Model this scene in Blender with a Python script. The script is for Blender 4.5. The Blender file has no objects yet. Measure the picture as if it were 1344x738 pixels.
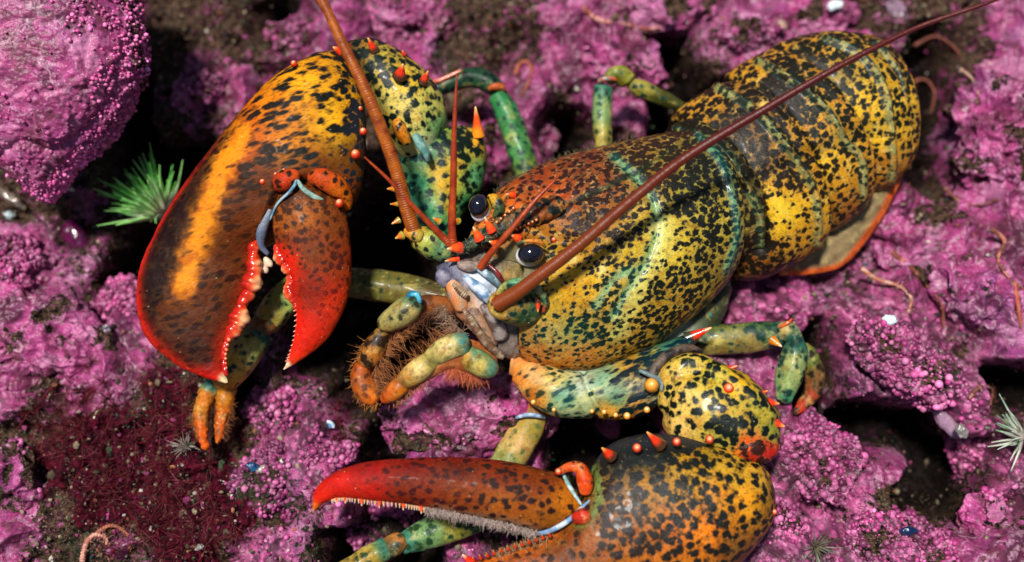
import bpy, math
import numpy as np
from mathutils import Vector, Matrix
SC = bpy.context.scene
COL = SC.collection
R = math.radians
# ------------------------------------------------------------------ camera, world, sun, exposure
S = 0.00035                       # metres per unit (lobster about half a metre long)
W, H = 1344.0, 738.0
LENS = 40.0
D = W * LENS / 36.0               # camera distance in units
PITCH = 65.0                      # degrees below the horizon
CAM = Vector((0, 0, 0.62))
RM = Matrix.Rotation(R(90 - PITCH), 3, 'X')
cd_ = bpy.data.cameras.new('camera'); cam = bpy.data.objects.new('camera', cd_); COL.objects.link(cam)
cam.location = CAM; cam.rotation_euler = (R(90 - PITCH), 0, 0)
cd_.lens = LENS; cd_.sensor_width = 36; cd_.clip_start = 0.01; cd_.clip_end = 200
cd_.dof.use_dof = True; cd_.dof.focus_distance = (D - 45) * S; cd_.dof.aperture_fstop = 3.4
SC.camera = cam
Ld = (RM @ Vector((-0.20, 0.38, 0.92))).normalized()      # direction towards the sun
EL = math.asin(Ld.z); AZ = math.atan2(Ld.x, Ld.y)
wd = bpy.data.worlds.new('World'); SC.world = wd; wd.use_nodes = True
nt = wd.node_tree
sky = nt.nodes.new('ShaderNodeTexSky'); sky.sky_type = 'NISHITA'; sky.sun_disc = False
sky.sun_elevation = EL; sky.sun_rotation = AZ
nt.links.new(sky.outputs[0], nt.nodes['Background'].inputs[0]); nt.nodes['Background'].inputs[1].default_value = 0.05
sl = bpy.data.lights.new('sun', 'SUN'); sun = bpy.data.objects.new('sun', sl); COL.objects.link(sun)
sl.energy = 4.6; sl.angle = R(7); sl.color = (1, .965, .91)
sun.rotation_euler = (-Ld).to_track_quat('-Z', 'Y').to_euler(); sun.location = (0, 0, 2)
SC.view_settings.view_transform = 'Standard'; SC.view_settings.look = 'None'
SC.view_settings.exposure = 0.2; SC.view_settings.gamma = 1.0

# ------------------------------------------------------------------ numeric helpers
RMn = np.array(RM); CAMn = np.array(CAM)
def Q(px, py, d):
    f = (D - np.asarray(d, float)) / D
    return np.stack([(np.asarray(px, float) - W / 2) * f, (H / 2 - np.asarray(py, float)) * f, np.asarray(d, float) + 0 * f], -1)
def unQ(q):
    f = D / (D - q[..., 2]); return q[..., 0] * f + W / 2, H / 2 - q[..., 1] * f
def toworld(q):
    p = q.copy(); p[..., 2] -= D
    return (p * S) @ RMn.T + CAMn
def ss(a, b, x):
    t = np.clip((x - a) / (b - a), 0, 1); return t * t * (3 - 2 * t)
def hsh(ix, iy, iz, k=0):
    h = (ix.astype(np.int64) * 374761393 + iy.astype(np.int64) * 668265263 + iz.astype(np.int64) * 2147483647 + k * 974634777) & 0xFFFFFFFF
    h = ((h ^ (h >> 13)) * 1274126177) & 0xFFFFFFFF
    h = ((h ^ (h >> 15)) * 2246822519) & 0xFFFFFFFF
    return ((h ^ (h >> 16)) & 0xFFFFFF) / float(0xFFFFFF)
def vnoise(p, k=0):
    i = np.floor(p).astype(np.int64); f = p - i; u = f * f * f * (f * (f * 6 - 15) + 10)
    r = 0
    for dx in (0, 1):
        for dy in (0, 1):
            for dz in (0, 1):
                w = (u[..., 0] if dx else 1 - u[..., 0]) * (u[..., 1] if dy else 1 - u[..., 1]) * (u[..., 2] if dz else 1 - u[..., 2])
                r = r + w * hsh(i[..., 0] + dx, i[..., 1] + dy, i[..., 2] + dz, k)
    return r * 2 - 1
def fbm(p, wl, oct=4, k=0, gain=.5):
    r = 0; a = 1; s = 0
    for o in range(oct):
        r = r + a * vnoise(p / wl + 17.3 * o, k + o); s += a; a *= gain; wl = wl / 2.03
    return r / s
def worley(p, wl, k=0, rmin=.3, rmax=.62, dens=1.0):
    """smooth round bumps 0..1 and the radius of the bump"""
    q = p / wl; i = np.floor(q).astype(np.int64); best = np.zeros(q.shape[:-1])
    for dx in (-1, 0, 1):
        for dy in (-1, 0, 1):
            for dz in (-1, 0, 1):
                cx, cy, cz = i[..., 0] + dx, i[..., 1] + dy, i[..., 2] + dz
                fx, fy, fz = cx + hsh(cx, cy, cz, k + 1), cy + hsh(cx, cy, cz, k + 2), cz + hsh(cx, cy, cz, k + 3)
                rr = rmin + (rmax - rmin) * hsh(cx, cy, cz, k + 4)
                on = hsh(cx, cy, cz, k + 5) < dens
                d2 = (q[..., 0] - fx) ** 2 + (q[..., 1] - fy) ** 2 + (q[..., 2] - fz) ** 2
                b = np.sqrt(np.clip(rr * rr - d2, 0, None)) / rmax
                best = np.maximum(best, np.where(on, b, 0))
    return best
rng = np.random.default_rng(7)
def lin(c):
    c = np.asarray(c, float) / 255.0
    return np.where(c <= .04045, c / 12.92, ((c + .055) / 1.055) ** 2.4)
def idw(ctrl, px, py, pw=3.0):
    x = np.array([c[0] for c in ctrl], float); y = np.array([c[1] for c in ctrl], float)
    v = np.array([np.atleast_1d(c[2]) for c in ctrl], float)
    w = 1.0 / (((px[..., None] - x) ** 2 + (py[..., None] - y) ** 2) ** (pw / 2) + 30)
    w /= w.sum(-1, keepdims=True)
    return w @ v
def cat(v, n):
    v = np.asarray(v, float); m = len(v)
    t = np.linspace(0, m - 1, n); i = np.minimum(t.astype(int), m - 2); f = (t - i)[:, None]
    g = lambda j: v[np.clip(j, 0, m - 1)]
    p0, p1, p2, p3 = g(i - 1), g(i), g(i + 1), g(i + 2)
    p0 = np.where((i == 0)[:, None], 2 * p1 - p2, p0); p3 = np.where((i == m - 2)[:, None], 2 * p2 - p1, p3)
    return .5 * (2 * p1 + (p2 - p0) * f + (2 * p0 - 5 * p1 + 4 * p2 - p3) * f ** 2 + (3 * p1 - p0 - 3 * p2 + p3) * f ** 3)
def pldist(px, py, line):
    line = cat(line, 60); best = np.full(px.shape, 1e9)
    for a, b in zip(line[:-1], line[1:]):
        dx, dy = b - a; t = np.clip(((px - a[0]) * dx + (py - a[1]) * dy) / (dx * dx + dy * dy + 1e-9), 0, 1)
        best = np.minimum(best, np.hypot(px - a[0] - t * dx, py - a[1] - t * dy))
    return best
# ------------------------------------------------------------------ mesh output
def link(name, q, faces, mat, parent=None, attrs=None, smooth=True, origin=None):
    w = toworld(q)
    c = w.mean(0) if origin is None else np.array(origin)
    me = bpy.data.meshes.new(name)
    me.vertices.add(len(w)); me.vertices.foreach_set('co', (w - c).astype(np.float32).ravel())
    if isinstance(faces, tuple): quads, tris = faces
    else: quads, tris = (faces, np.zeros((0, 3), int)) if faces.shape[1] == 4 else (np.zeros((0, 4), int), faces)
    nl = len(quads) * 4 + len(tris) * 3
    me.loops.add(nl); me.loops.foreach_set('vertex_index', np.concatenate([quads.ravel(), tris.ravel()]).astype(np.int32))
    nf = len(quads) + len(tris); me.polygons.add(nf)
    ls = np.concatenate([np.arange(len(quads)) * 4, len(quads) * 4 + np.arange(len(tris)) * 3])
    me.polygons.foreach_set('loop_start', ls.astype(np.int32))
    me.polygons.foreach_set('use_smooth', np.full(nf, smooth))
    me.update(calc_edges=True)
    for k, v in (attrs or {}).items():
        v = np.asarray(v, np.float32)
        if v.ndim == 1: v = np.stack([v, v, v], -1)
        if k == 'pc':
            a = me.attributes.new(k, 'FLOAT_VECTOR', 'POINT'); a.data.foreach_set('vector', v.ravel())
        else:
            a = me.attributes.new(k, 'FLOAT_COLOR', 'POINT'); a.data.foreach_set('color', np.concatenate([v, np.ones((len(v), 1), np.float32)], 1).ravel())
    me.materials.append(mat)
    o = bpy.data.objects.new(name, me); COL.objects.link(o)
    o['orig'] = 1; del o['orig']
    pw = np.array(WORLD_LOC.get(parent.name, (0, 0, 0))) if parent else np.zeros(3)
    o.location = Vector(c - pw); WORLD_LOC[o.name] = c
    if parent: o.parent = parent
    return o
WORLD_LOC = {}
def empty(name, q):
    w = toworld(np.array([q], float))[0]; o = bpy.data.objects.new(name, None); COL.objects.link(o)
    o.location = Vector(w); o.empty_display_size = .02; WORLD_LOC[o.name] = w; return o
def tag(o, label, cat_, group=None, kind=None):
    if label: o['label'] = label
    if cat_: o['category'] = cat_
    if group: o['group'] = group
    if kind: o['kind'] = kind
    return o
def gridfaces(n, m, wrap):
    i = np.arange(n - 1)[:, None]; j = np.arange(m if wrap else m - 1)[None]
    j2 = (j + 1) % m
    return np.stack([i * m + j, i * m + j2, (i + 1) * m + j2, (i + 1) * m + j], -1).reshape(-1, 4)
def gnormals(g, wrap):
    if wrap: dv = np.roll(g, -1, 1) - np.roll(g, 1, 1)
    else: dv = np.gradient(g, axis=1)
    du = np.gradient(g, axis=0); n = np.cross(dv, du)
    return n / (np.linalg.norm(n, axis=-1, keepdims=True) + 1e-9)
def loft_grid(secs, nu=80, nv=64, disp=None, ts=None):
    """secs: ((xL,yL,dL),(xR,yR,dR),front,back,tilt[,power]) ; rings between two silhouette points"""
    raw = []
    for s in secs:
        L = Q(*s[0]); Rr = Q(*s[1]); raw.append(np.concatenate([L, Rr, [s[2], s[3], s[4] if len(s) > 4 else 0, s[5] if len(s) > 5 else 1.0]]))
    v = cat(raw, nu); L, Rr, hf, hb, k, pw = v[:, :3], v[:, 3:6], v[:, 6], v[:, 7], v[:, 8], v[:, 9]
    hf = np.maximum(hf, .4); hb = np.maximum(hb, .4)
    c = (L + Rr) / 2; a = (Rr - L) / 2
    ax = np.gradient(c, axis=0); ax[:, 2] = 0; ax /= np.linalg.norm(ax, axis=1, keepdims=True) + 1e-9
    n = np.array([0, 0, 1.0]) + k[:, None] * ax
    ah = a / (np.linalg.norm(a, axis=1, keepdims=True) + 1e-9)
    n = n - (n * ah).sum(1, keepdims=True) * ah; n /= np.linalg.norm(n, axis=1, keepdims=True)
    ph = np.linspace(0, 2 * np.pi, nv, endpoint=False)
    co, si = np.cos(ph), np.sin(ph)
    cc = np.sign(co)[None] * np.abs(co)[None] ** pw[:, None]; sn = np.sign(si)[None] * np.abs(si)[None] ** pw[:, None]
    hh = np.where(si[None] > 0, hf[:, None], hb[:, None])
    g = c[:, None] - a[:, None] * cc[..., None] + n[:, None] * (hh * sn)[..., None]
    N = gnormals(g, True)
    # make sure normals look outwards
    if ((g - c[:, None]) * N).sum() < 0: N = -N; 
    if disp is not None:
        px, py = unQ(g); g = g + N * disp(px, py, g, N)[..., None]
    return g, N, ph
def flat_attrs(q, paint):
    px, py = unQ(q)
    a = paint(px, py, q); 
    if 'pc' not in a: a['pc'] = q
    return a
def loft(name, secs, paint, mat, parent, nu=80, nv=64, disp=None, caps=True):
    g, N, ph = loft_grid(secs, nu, nv, disp)
    q = g.reshape(-1, 3); f = gridfaces(nu, nv, True)
    c0 = g[0].mean(0); c1 = g[-1].mean(0); q = np.concatenate([q, [c0, c1]])
    j = np.arange(nv); j2 = (j + 1) % nv; n0 = nu * nv
    t = np.concatenate([np.stack([np.full(nv, n0), j2, j], -1), np.stack([np.full(nv, n0 + 1), (nu - 1) * nv + j, (nu - 1) * nv + j2], -1)])
    return link(name, q, (f, t), mat, parent, flat_attrs(q, paint))
def tube_grid(pts, nu=60, nv=20, rdisp=None, flat=1.0, roundend=True):
    raw = np.array([np.concatenate([Q(p[0], p[1], p[2]), [p[3]]]) for p in pts])
    v = cat(raw, nu); c = v[:, :3]; r = np.maximum(v[:, 3], .2)
    s = np.concatenate([[0], np.cumsum(np.linalg.norm(np.diff(c, axis=0), axis=1))])
    if roundend:
        for sgn, s0 in ((1, s), (-1, s[-1] - s)):
            rr = r[0] if sgn == 1 else r[-1]
            m = s0 < rr * .55; r = np.where(m, r * np.sqrt(np.clip(1 - (1 - s0 / (rr * .55)) ** 2, .02, 1)), r)
    t = np.gradient(c, axis=0); t /= np.linalg.norm(t, axis=1, keepdims=True) + 1e-9
    z = np.array([0, 0, 1.0]); x = np.cross(t, z); bad = np.linalg.norm(x, axis=1) < .05; x[bad] = (1, 0, 0)
    x /= np.linalg.norm(x, axis=1, keepdims=True); y = np.cross(x, t)
    ph = np.linspace(0, 2 * np.pi, nv, endpoint=False)
    if rdisp is not None: rr = r[:, None] * rdisp(s[:, None], ph[None], s[-1])
    else: rr = np.repeat(r[:, None], nv, 1)
    g = c[:, None] + x[:, None] * (rr * np.cos(ph))[..., None] + y[:, None] * (rr * np.sin(ph) * flat)[..., None]
    return g, s
def tube(name, pts, paint, mat, parent, nu=60, nv=20, rdisp=None, flat=1.0, roundend=True, disp=None):
    g, s = tube_grid(pts, nu, nv, rdisp, flat, roundend)
    if disp is not None:
        N = gnormals(g, True); c = g.mean(1, keepdims=True)
        if ((g - c) * N).sum() < 0: N = -N
        px, py = unQ(g); g = g + N * disp(px, py, g, N)[..., None]
    q = g.reshape(-1, 3); f = gridfaces(nu, nv, True); q = np.concatenate([q, [g[0].mean(0), g[-1].mean(0)]])
    j = np.arange(nv); j2 = (j + 1) % nv; n0 = nu * nv
    t = np.concatenate([np.stack([np.full(nv, n0), j2, j], -1), np.stack([np.full(nv, n0 + 1), (nu - 1) * nv + j, (nu - 1) * nv + j2], -1)])
    return link(name, q, (f, t), mat, parent, flat_attrs(q, paint))
def blob_grid(cx, cy, d, rx, ry, rz, rot=0, nu=40, nv=48, disp=None):
    th = np.linspace(0.001, np.pi - .001, nu)[:, None]; ph = np.linspace(0, 2 * np.pi, nv, endpoint=False)[None]
    x = np.sin(th) * np.cos(ph) * rx; y = np.cos(th) * ry + 0 * ph; z = np.sin(th) * np.sin(ph) * rz
    c, s = math.cos(R(rot)), math.sin(R(rot)); g = np.stack([c * x - s * y, s * x + c * y, z], -1) + Q(cx, cy, d)
    N = np.stack([c * x / rx ** 2 - s * y / ry ** 2, s * x / rx ** 2 + c * y / ry ** 2, z / rz ** 2], -1); N /= np.linalg.norm(N, axis=-1, keepdims=True)
    if disp is not None:
        px, py = unQ(g); g = g + N * disp(px, py, g, N)[..., None]
    return g
def blob(name, cx, cy, d, rx, ry, rz, paint, mat, parent, rot=0, nu=40, nv=48, disp=None):
    g = blob_grid(cx, cy, d, rx, ry, rz, rot, nu, nv, disp); q = g.reshape(-1, 3)
    return link(name, q, gridfaces(nu, nv, True), mat, parent, flat_attrs(q, paint))
def cones(name, A, B, ra, rb, mat, parent=None, nseg=3, bend=None, attrs=None, origin=None):
    """many thin tapered strands as one mesh; A,B (n,3) unit coords"""
    A = np.asarray(A, float); B = np.asarray(B, float); n = len(A)
    ra = np.broadcast_to(ra, (n,)); rb = np.broadcast_to(rb, (n,)); k = 4
    t = B - A; L = np.linalg.norm(t, axis=1, keepdims=True) + 1e-9; t = t / L
    x = np.cross(t, [0.3, .2, .93]); x /= np.linalg.norm(x, axis=1, keepdims=True) + 1e-9; y = np.cross(t, x)
    if bend is None: bend = np.zeros((n, 3))
    V = []
    for i in range(k):
        f = i / (k - 1); c = A + (B - A) * f + bend * (f * f - f * 0.2); r = (ra + (rb - ra) * f)[:, None]
        for j in range(nseg):
            a = 2 * np.pi * j / nseg; V.append(c + (x * math.cos(a) + y * math.sin(a)) * r)
    q = np.stack(V, 1); per = k * nseg; F = []
    for i in range(k - 1):
        for j in range(nseg): F.append([i * nseg + j, i * nseg + (j + 1) % nseg, (i + 1) * nseg + (j + 1) % nseg, (i + 1) * nseg + j])
    F = np.array(F)[None] + (np.arange(n) * per)[:, None, None]
    at = {kk: np.repeat(np.asarray(v), per, 0) for kk, v in (attrs or {}).items()}
    return link(name, q.reshape(-1, 3), F.reshape(-1, 4), mat, parent, at, origin=origin)
_ico = {}
def ico(sub):
    if sub in _ico: return _ico[sub]
    import bmesh
    bm = bmesh.new(); bmesh.ops.create_icosphere(bm, subdivisions=sub, radius=1)
    v = np.array([x.co[:] for x in bm.verts]); f = np.array([[x.index for x in fc.verts] for fc in bm.faces]); bm.free()
    _ico[sub] = (v, f); return v, f
def balls(name, C, r, mat, parent=None, sub=2, squash=None, jitter=0, attrs=None, smooth=True):
    v, f = ico(sub); n = len(C); r = np.broadcast_to(r, (n,)); m = len(v)
    vv = np.repeat(v[None], n, 0)
    if squash is not None: vv = vv * squash[:, None]
    if jitter: vv = vv * (1 + jitter * (rng.random((n, m, 1)) - .5))
    q = vv * r[:, None, None] + np.asarray(C)[:, None]
    F = f[None] + (np.arange(n) * m)[:, None, None]
    at = {kk: np.repeat(np.asarray(x), m, 0) for kk, x in (attrs or {}).items()}
    return link(name, q.reshape(-1, 3), F.reshape(-1, 3), mat, parent, at, smooth=smooth)

# ------------------------------------------------------------------ materials
class NB:
    def __init__(s, name):
        s.m = bpy.data.materials.new(name); s.m.use_nodes = True; s.t = s.m.node_tree; s.n = s.t.nodes; s.b = s.n['Principled BSDF']
    def new(s, t, **k):
        n = s.n.new(t)
        for a, v in k.items(): setattr(n, a, v)
        return n
    def l(s, a, b): s.t.links.new(a, b)
    def attr(s, nm, out='Color'): return s.new('ShaderNodeAttribute', attribute_name=nm).outputs[out]
    def sep(s, c): n = s.new('ShaderNodeSeparateColor'); s.l(c, n.inputs[0]); return n.outputs
    def math(s, op, a, b=None, c=None, clamp=False):
        n = s.new('ShaderNodeMath', operation=op, use_clamp=clamp)
        for i, v in enumerate((a, b, c)):
            if v is None: continue
            if isinstance(v, (int, float)): n.inputs[i].default_value = v
            else: s.l(v, n.inputs[i])
        return n.outputs[0]
    def noise(s, vec, scale, det=3, rough=.55, dist=0):
        n = s.new('ShaderNodeTexNoise'); s.l(vec, n.inputs['Vector']); n.inputs['Scale'].default_value = scale
        n.inputs['Detail'].default_value = det; n.inputs['Roughness'].default_value = rough; n.inputs['Distortion'].default_value = dist
        return n.outputs['Fac']
    def vor(s, vec, scale, feat='F1', smooth=None):
        n = s.new('ShaderNodeTexVoronoi', feature=feat); s.l(vec, n.inputs['Vector']); n.inputs['Scale'].default_value = scale
        if smooth is not None: n.inputs['Smoothness'].default_value = smooth
        return n
    def mix(s, f, a, b, mode='MIX'):
        n = s.new('ShaderNodeMix', data_type='RGBA', blend_type=mode); 
        for i, v in ((0, f), (6, a), (7, b)):
            if isinstance(v, (int, float)): n.inputs[i].default_value = v
            elif isinstance(v, (tuple, list, np.ndarray)): n.inputs[i].default_value = (*[float(x) for x in v], 1)
            else: s.l(v, n.inputs[i])
        return n.outputs[2]
    def step(s, x, lo, hi):
        n = s.new('ShaderNodeMapRange', interpolation_type='SMOOTHSTEP'); s.l(x, n.inputs[0])
        for i, v in ((1, lo), (2, hi)):
            if isinstance(v, (int, float)): n.inputs[i].default_value = v
            else: s.l(v, n.inputs[i])
        return n.outputs[0]
    def vscale(s, vec, v):
        n = s.new('ShaderNodeVectorMath', operation='MULTIPLY'); s.l(vec, n.inputs[0]); n.inputs[1].default_value = v; return n.outputs[0]
    def bump(s, h, strength, dist, prev=None):
        n = s.new('ShaderNodeBump'); n.inputs['Strength'].default_value = strength; n.inputs['Distance'].default_value = dist
        s.l(h, n.inputs['Height'])
        if prev is not None: s.l(prev, n.inputs['Normal'])
        return n.outputs[0]
    def set(s, **k):
        for a, v in k.items():
            i = s.b.inputs[a.replace('_', ' ')]
            if isinstance(v, (int, float)): i.default_value = v
            elif isinstance(v, (tuple, list, np.ndarray)): i.default_value = (*[float(x) for x in v], 1)
            else: s.l(v, i)
        return s.m

def shell_mat(name, spot=11.0, coat=.06, spec=.22, fringe=(70, 110, 80), fr_amt=.55, rough=.3, soft=.10, pale=.3):
    """mottled lobster shell. cl/cd = light/dark pigment, cm.r = spot coverage, cm.g = fringe, cm.b = roughness add"""
    b = NB(name); pc = b.attr('pc', 'Vector'); cl = b.attr('cl'); cdk = b.attr('cd'); cm = b.sep(b.attr('cm'))
    v1 = b.vor(pc, 1 / spot).outputs['Distance']; v2 = b.vor(pc, 1 / (spot * .5)).outputs['Distance']
    n1 = b.noise(pc, 1 / (spot * .7), 3, .55, .2); nb = b.noise(pc, 1 / (spot * 5), 2)
    x = b.math('ADD', b.math('MULTIPLY', v1, .86), b.math('MULTIPLY', v2, .34))
    x = b.math('ADD', x, b.math('MULTIPLY', b.math('SUBTRACT', n1, .5), .5))
    x = b.math('ADD', x, b.math('MULTIPLY', b.math('SUBTRACT', nb, .5), .38))
    cov = b.math('MINIMUM', b.math('ADD', b.math('MULTIPLY', cm[0], .95), .13), .86)
    m = b.step(x, b.math('SUBTRACT', cov, soft), b.math('ADD', cov, soft))
    mf = b.step(x, b.math('SUBTRACT', cov, soft), b.math('ADD', cov, soft + .22))
    n2 = b.noise(pc, 1 / 3.2, 4, .7); n3 = b.noise(pc, 1 / 38, 3); n2p = b.noise(pc, 1 / (spot * .5), 3, .6)
    lc = b.mix(b.math('MULTIPLY', b.math('SUBTRACT', 1.0, mf), b.math('MULTIPLY', cm[1], fr_amt)), cl, lin(fringe))
    n4 = b.noise(pc, 1 / (spot * 1.5), 4, .65, .6)
    lc = b.mix(b.math('MULTIPLY', b.step(n4, .50, .68), .55), lc, b.mix(1.0, lc, lin((190, 130, 90)), 'MULTIPLY'))
    lc = b.mix(b.math('MULTIPLY', b.step(n4, .46, .34), pale), lc, lin((236, 214, 120)))
    v3 = b.vor(pc, 1 / (spot * .36)).outputs['Distance']
    fine = b.math('MULTIPLY', b.step(b.math('ADD', v3, b.math('MULTIPLY', n2p, .5)), .68, .50), b.math('MULTIPLY', b.math('ADD', cm[0], .15), 1.1, clamp=True))
    lc = b.mix(b.math('MULTIPLY', fine, .72), lc, b.mix(.5, cdk, b.mix(1.0, lc, (.35, .35, .35), 'MULTIPLY')))
    br = b.math('ADD', .40, b.math('ADD', b.math('MULTIPLY', n2, .5), b.math('MULTIPLY', n3, .42)))
    lc = b.mix(1.0, lc, b.math('MULTIPLY', br, 1.0), 'MULTIPLY')
    dc = b.mix(1.0, cdk, b.math('ADD', .5, n2), 'MULTIPLY')
    col = b.mix(m, dc, lc)
    # pale specks and tiny pits
    sp = b.vor(pc, 1 / 7.5).outputs['Distance']; spm = b.math('MULTIPLY', b.step(sp, .13, .07), b.step(n3, .5, .62))
    col = b.mix(b.math('MULTIPLY', spm, .35), col, lin((235, 215, 150)))
    hgt = b.math('ADD', b.math('MULTIPLY', n2, .6), b.math('MULTIPLY', b.noise(pc, 1 / 1.3, 2), .4))
    nr = b.bump(hgt, .6, 1.3 * S)
    nr = b.bump(b.step(sp, .0, .16), .30, 1.2 * S, nr)
    nr = b.bump(n1, .25, 3.0 * S, nr)
    rg = b.math('ADD', b.math('ADD', rough - .02, b.math('MULTIPLY', n2, .22)), cm[2])
    return b.set(Base_Color=col, Roughness=rg, Normal=nr, Specular_IOR_Level=spec, Coat_Weight=coat, Coat_Roughness=.12)
M_SHELL = shell_mat('mottled_shell', 11)
M_CARA = shell_mat('carapace_shell', 7.2, coat=.08, rough=.33)
M_TAIL = shell_mat('tail_shell', 9, coat=.03, rough=.34)
M_CLAW = shell_mat('claw_shell', 10, fringe=(120, 80, 25), fr_amt=.5, rough=.4, soft=.13, pale=.0, coat=.01, spec=.1)
M_BIG = shell_mat('big_spot_shell', 12.5, fringe=(60, 120, 70), rough=.28, pale=.12)
M_CUT = shell_mat('cutter_shell', 11.5, fringe=(110, 90, 30), rough=.30, pale=.05, soft=.13, coat=.03)
M_LEG = shell_mat('leg_shell', 13, fringe=(40, 110, 90), rough=.3, soft=.14)
def simple(name, col, rough=.4, spec=.5, var=.3, sc=3.0, **k):
    b = NB(name); tc = b.new('ShaderNodeTexCoord').outputs['Object']; pc = b.vscale(tc, (1 / S,) * 3)
    n = b.noise(pc, 1 / sc, 4, .6)
    c = b.mix(1.0, lin(col), b.math('ADD', 1 - var, b.math('MULTIPLY', n, 2 * var)), 'MULTIPLY')
    return b.set(Base_Color=c, Roughness=rough, Specular_IOR_Level=spec, Normal=b.bump(n, .4, S), **k)
def attr_mat(name, rough=.5, spec=.4, bump=.4, sc=3.0, trans=0, **k):
    """pigment straight from cl, with fine procedural grain"""
    b = NB(name); tc = b.new('ShaderNodeTexCoord').outputs['Object']; pc = b.vscale(tc, (1 / S,) * 3)
    n = b.noise(pc, 1 / sc, 4, .65); n2 = b.noise(pc, 1 / 14, 3)
    c = b.mix(1.0, b.attr('cl'), b.math('ADD', .45, b.math('ADD', b.math('MULTIPLY', n, .7), b.math('MULTIPLY', n2, .45))), 'MULTIPLY')
    return b.set(Base_Color=c, Roughness=rough, Specular_IOR_Level=spec, Normal=b.bump(n, bump, 1.5 * S), **k)
M_SPINE = attr_mat('spine_horn', .22, .5, .15, 3, Coat_Weight=.3, Subsurface_Weight=.15, Subsurface_Scale=.002)
M_TISSUE = attr_mat('soft_tissue', .36, .45, .8, 3.2, Subsurface_Weight=.15, Subsurface_Scale=.002)
M_HAIR = attr_mat('bristle_hair', .5, .3, 0, 3)
M_ANT = attr_mat('antenna_shell', .36, .4, .3, 4)
M_EYE = NB('eye_black').set(Base_Color=(.006, .007, .014), Roughness=.08, Specular_IOR_Level=.6, Coat_Weight=.5, Coat_Roughness=.03)
M_MISC = attr_mat('grain_mix', .7, .3, .5, 2)
M_NOD = attr_mat('nodule_crust', .38, .45, .6, 3)
M_ALGA = attr_mat('alga_filament', .6, .2, 0, 2)
M_SHINE = simple('white_shell', (225, 225, 230), .35, .5, .25, 4)

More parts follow.
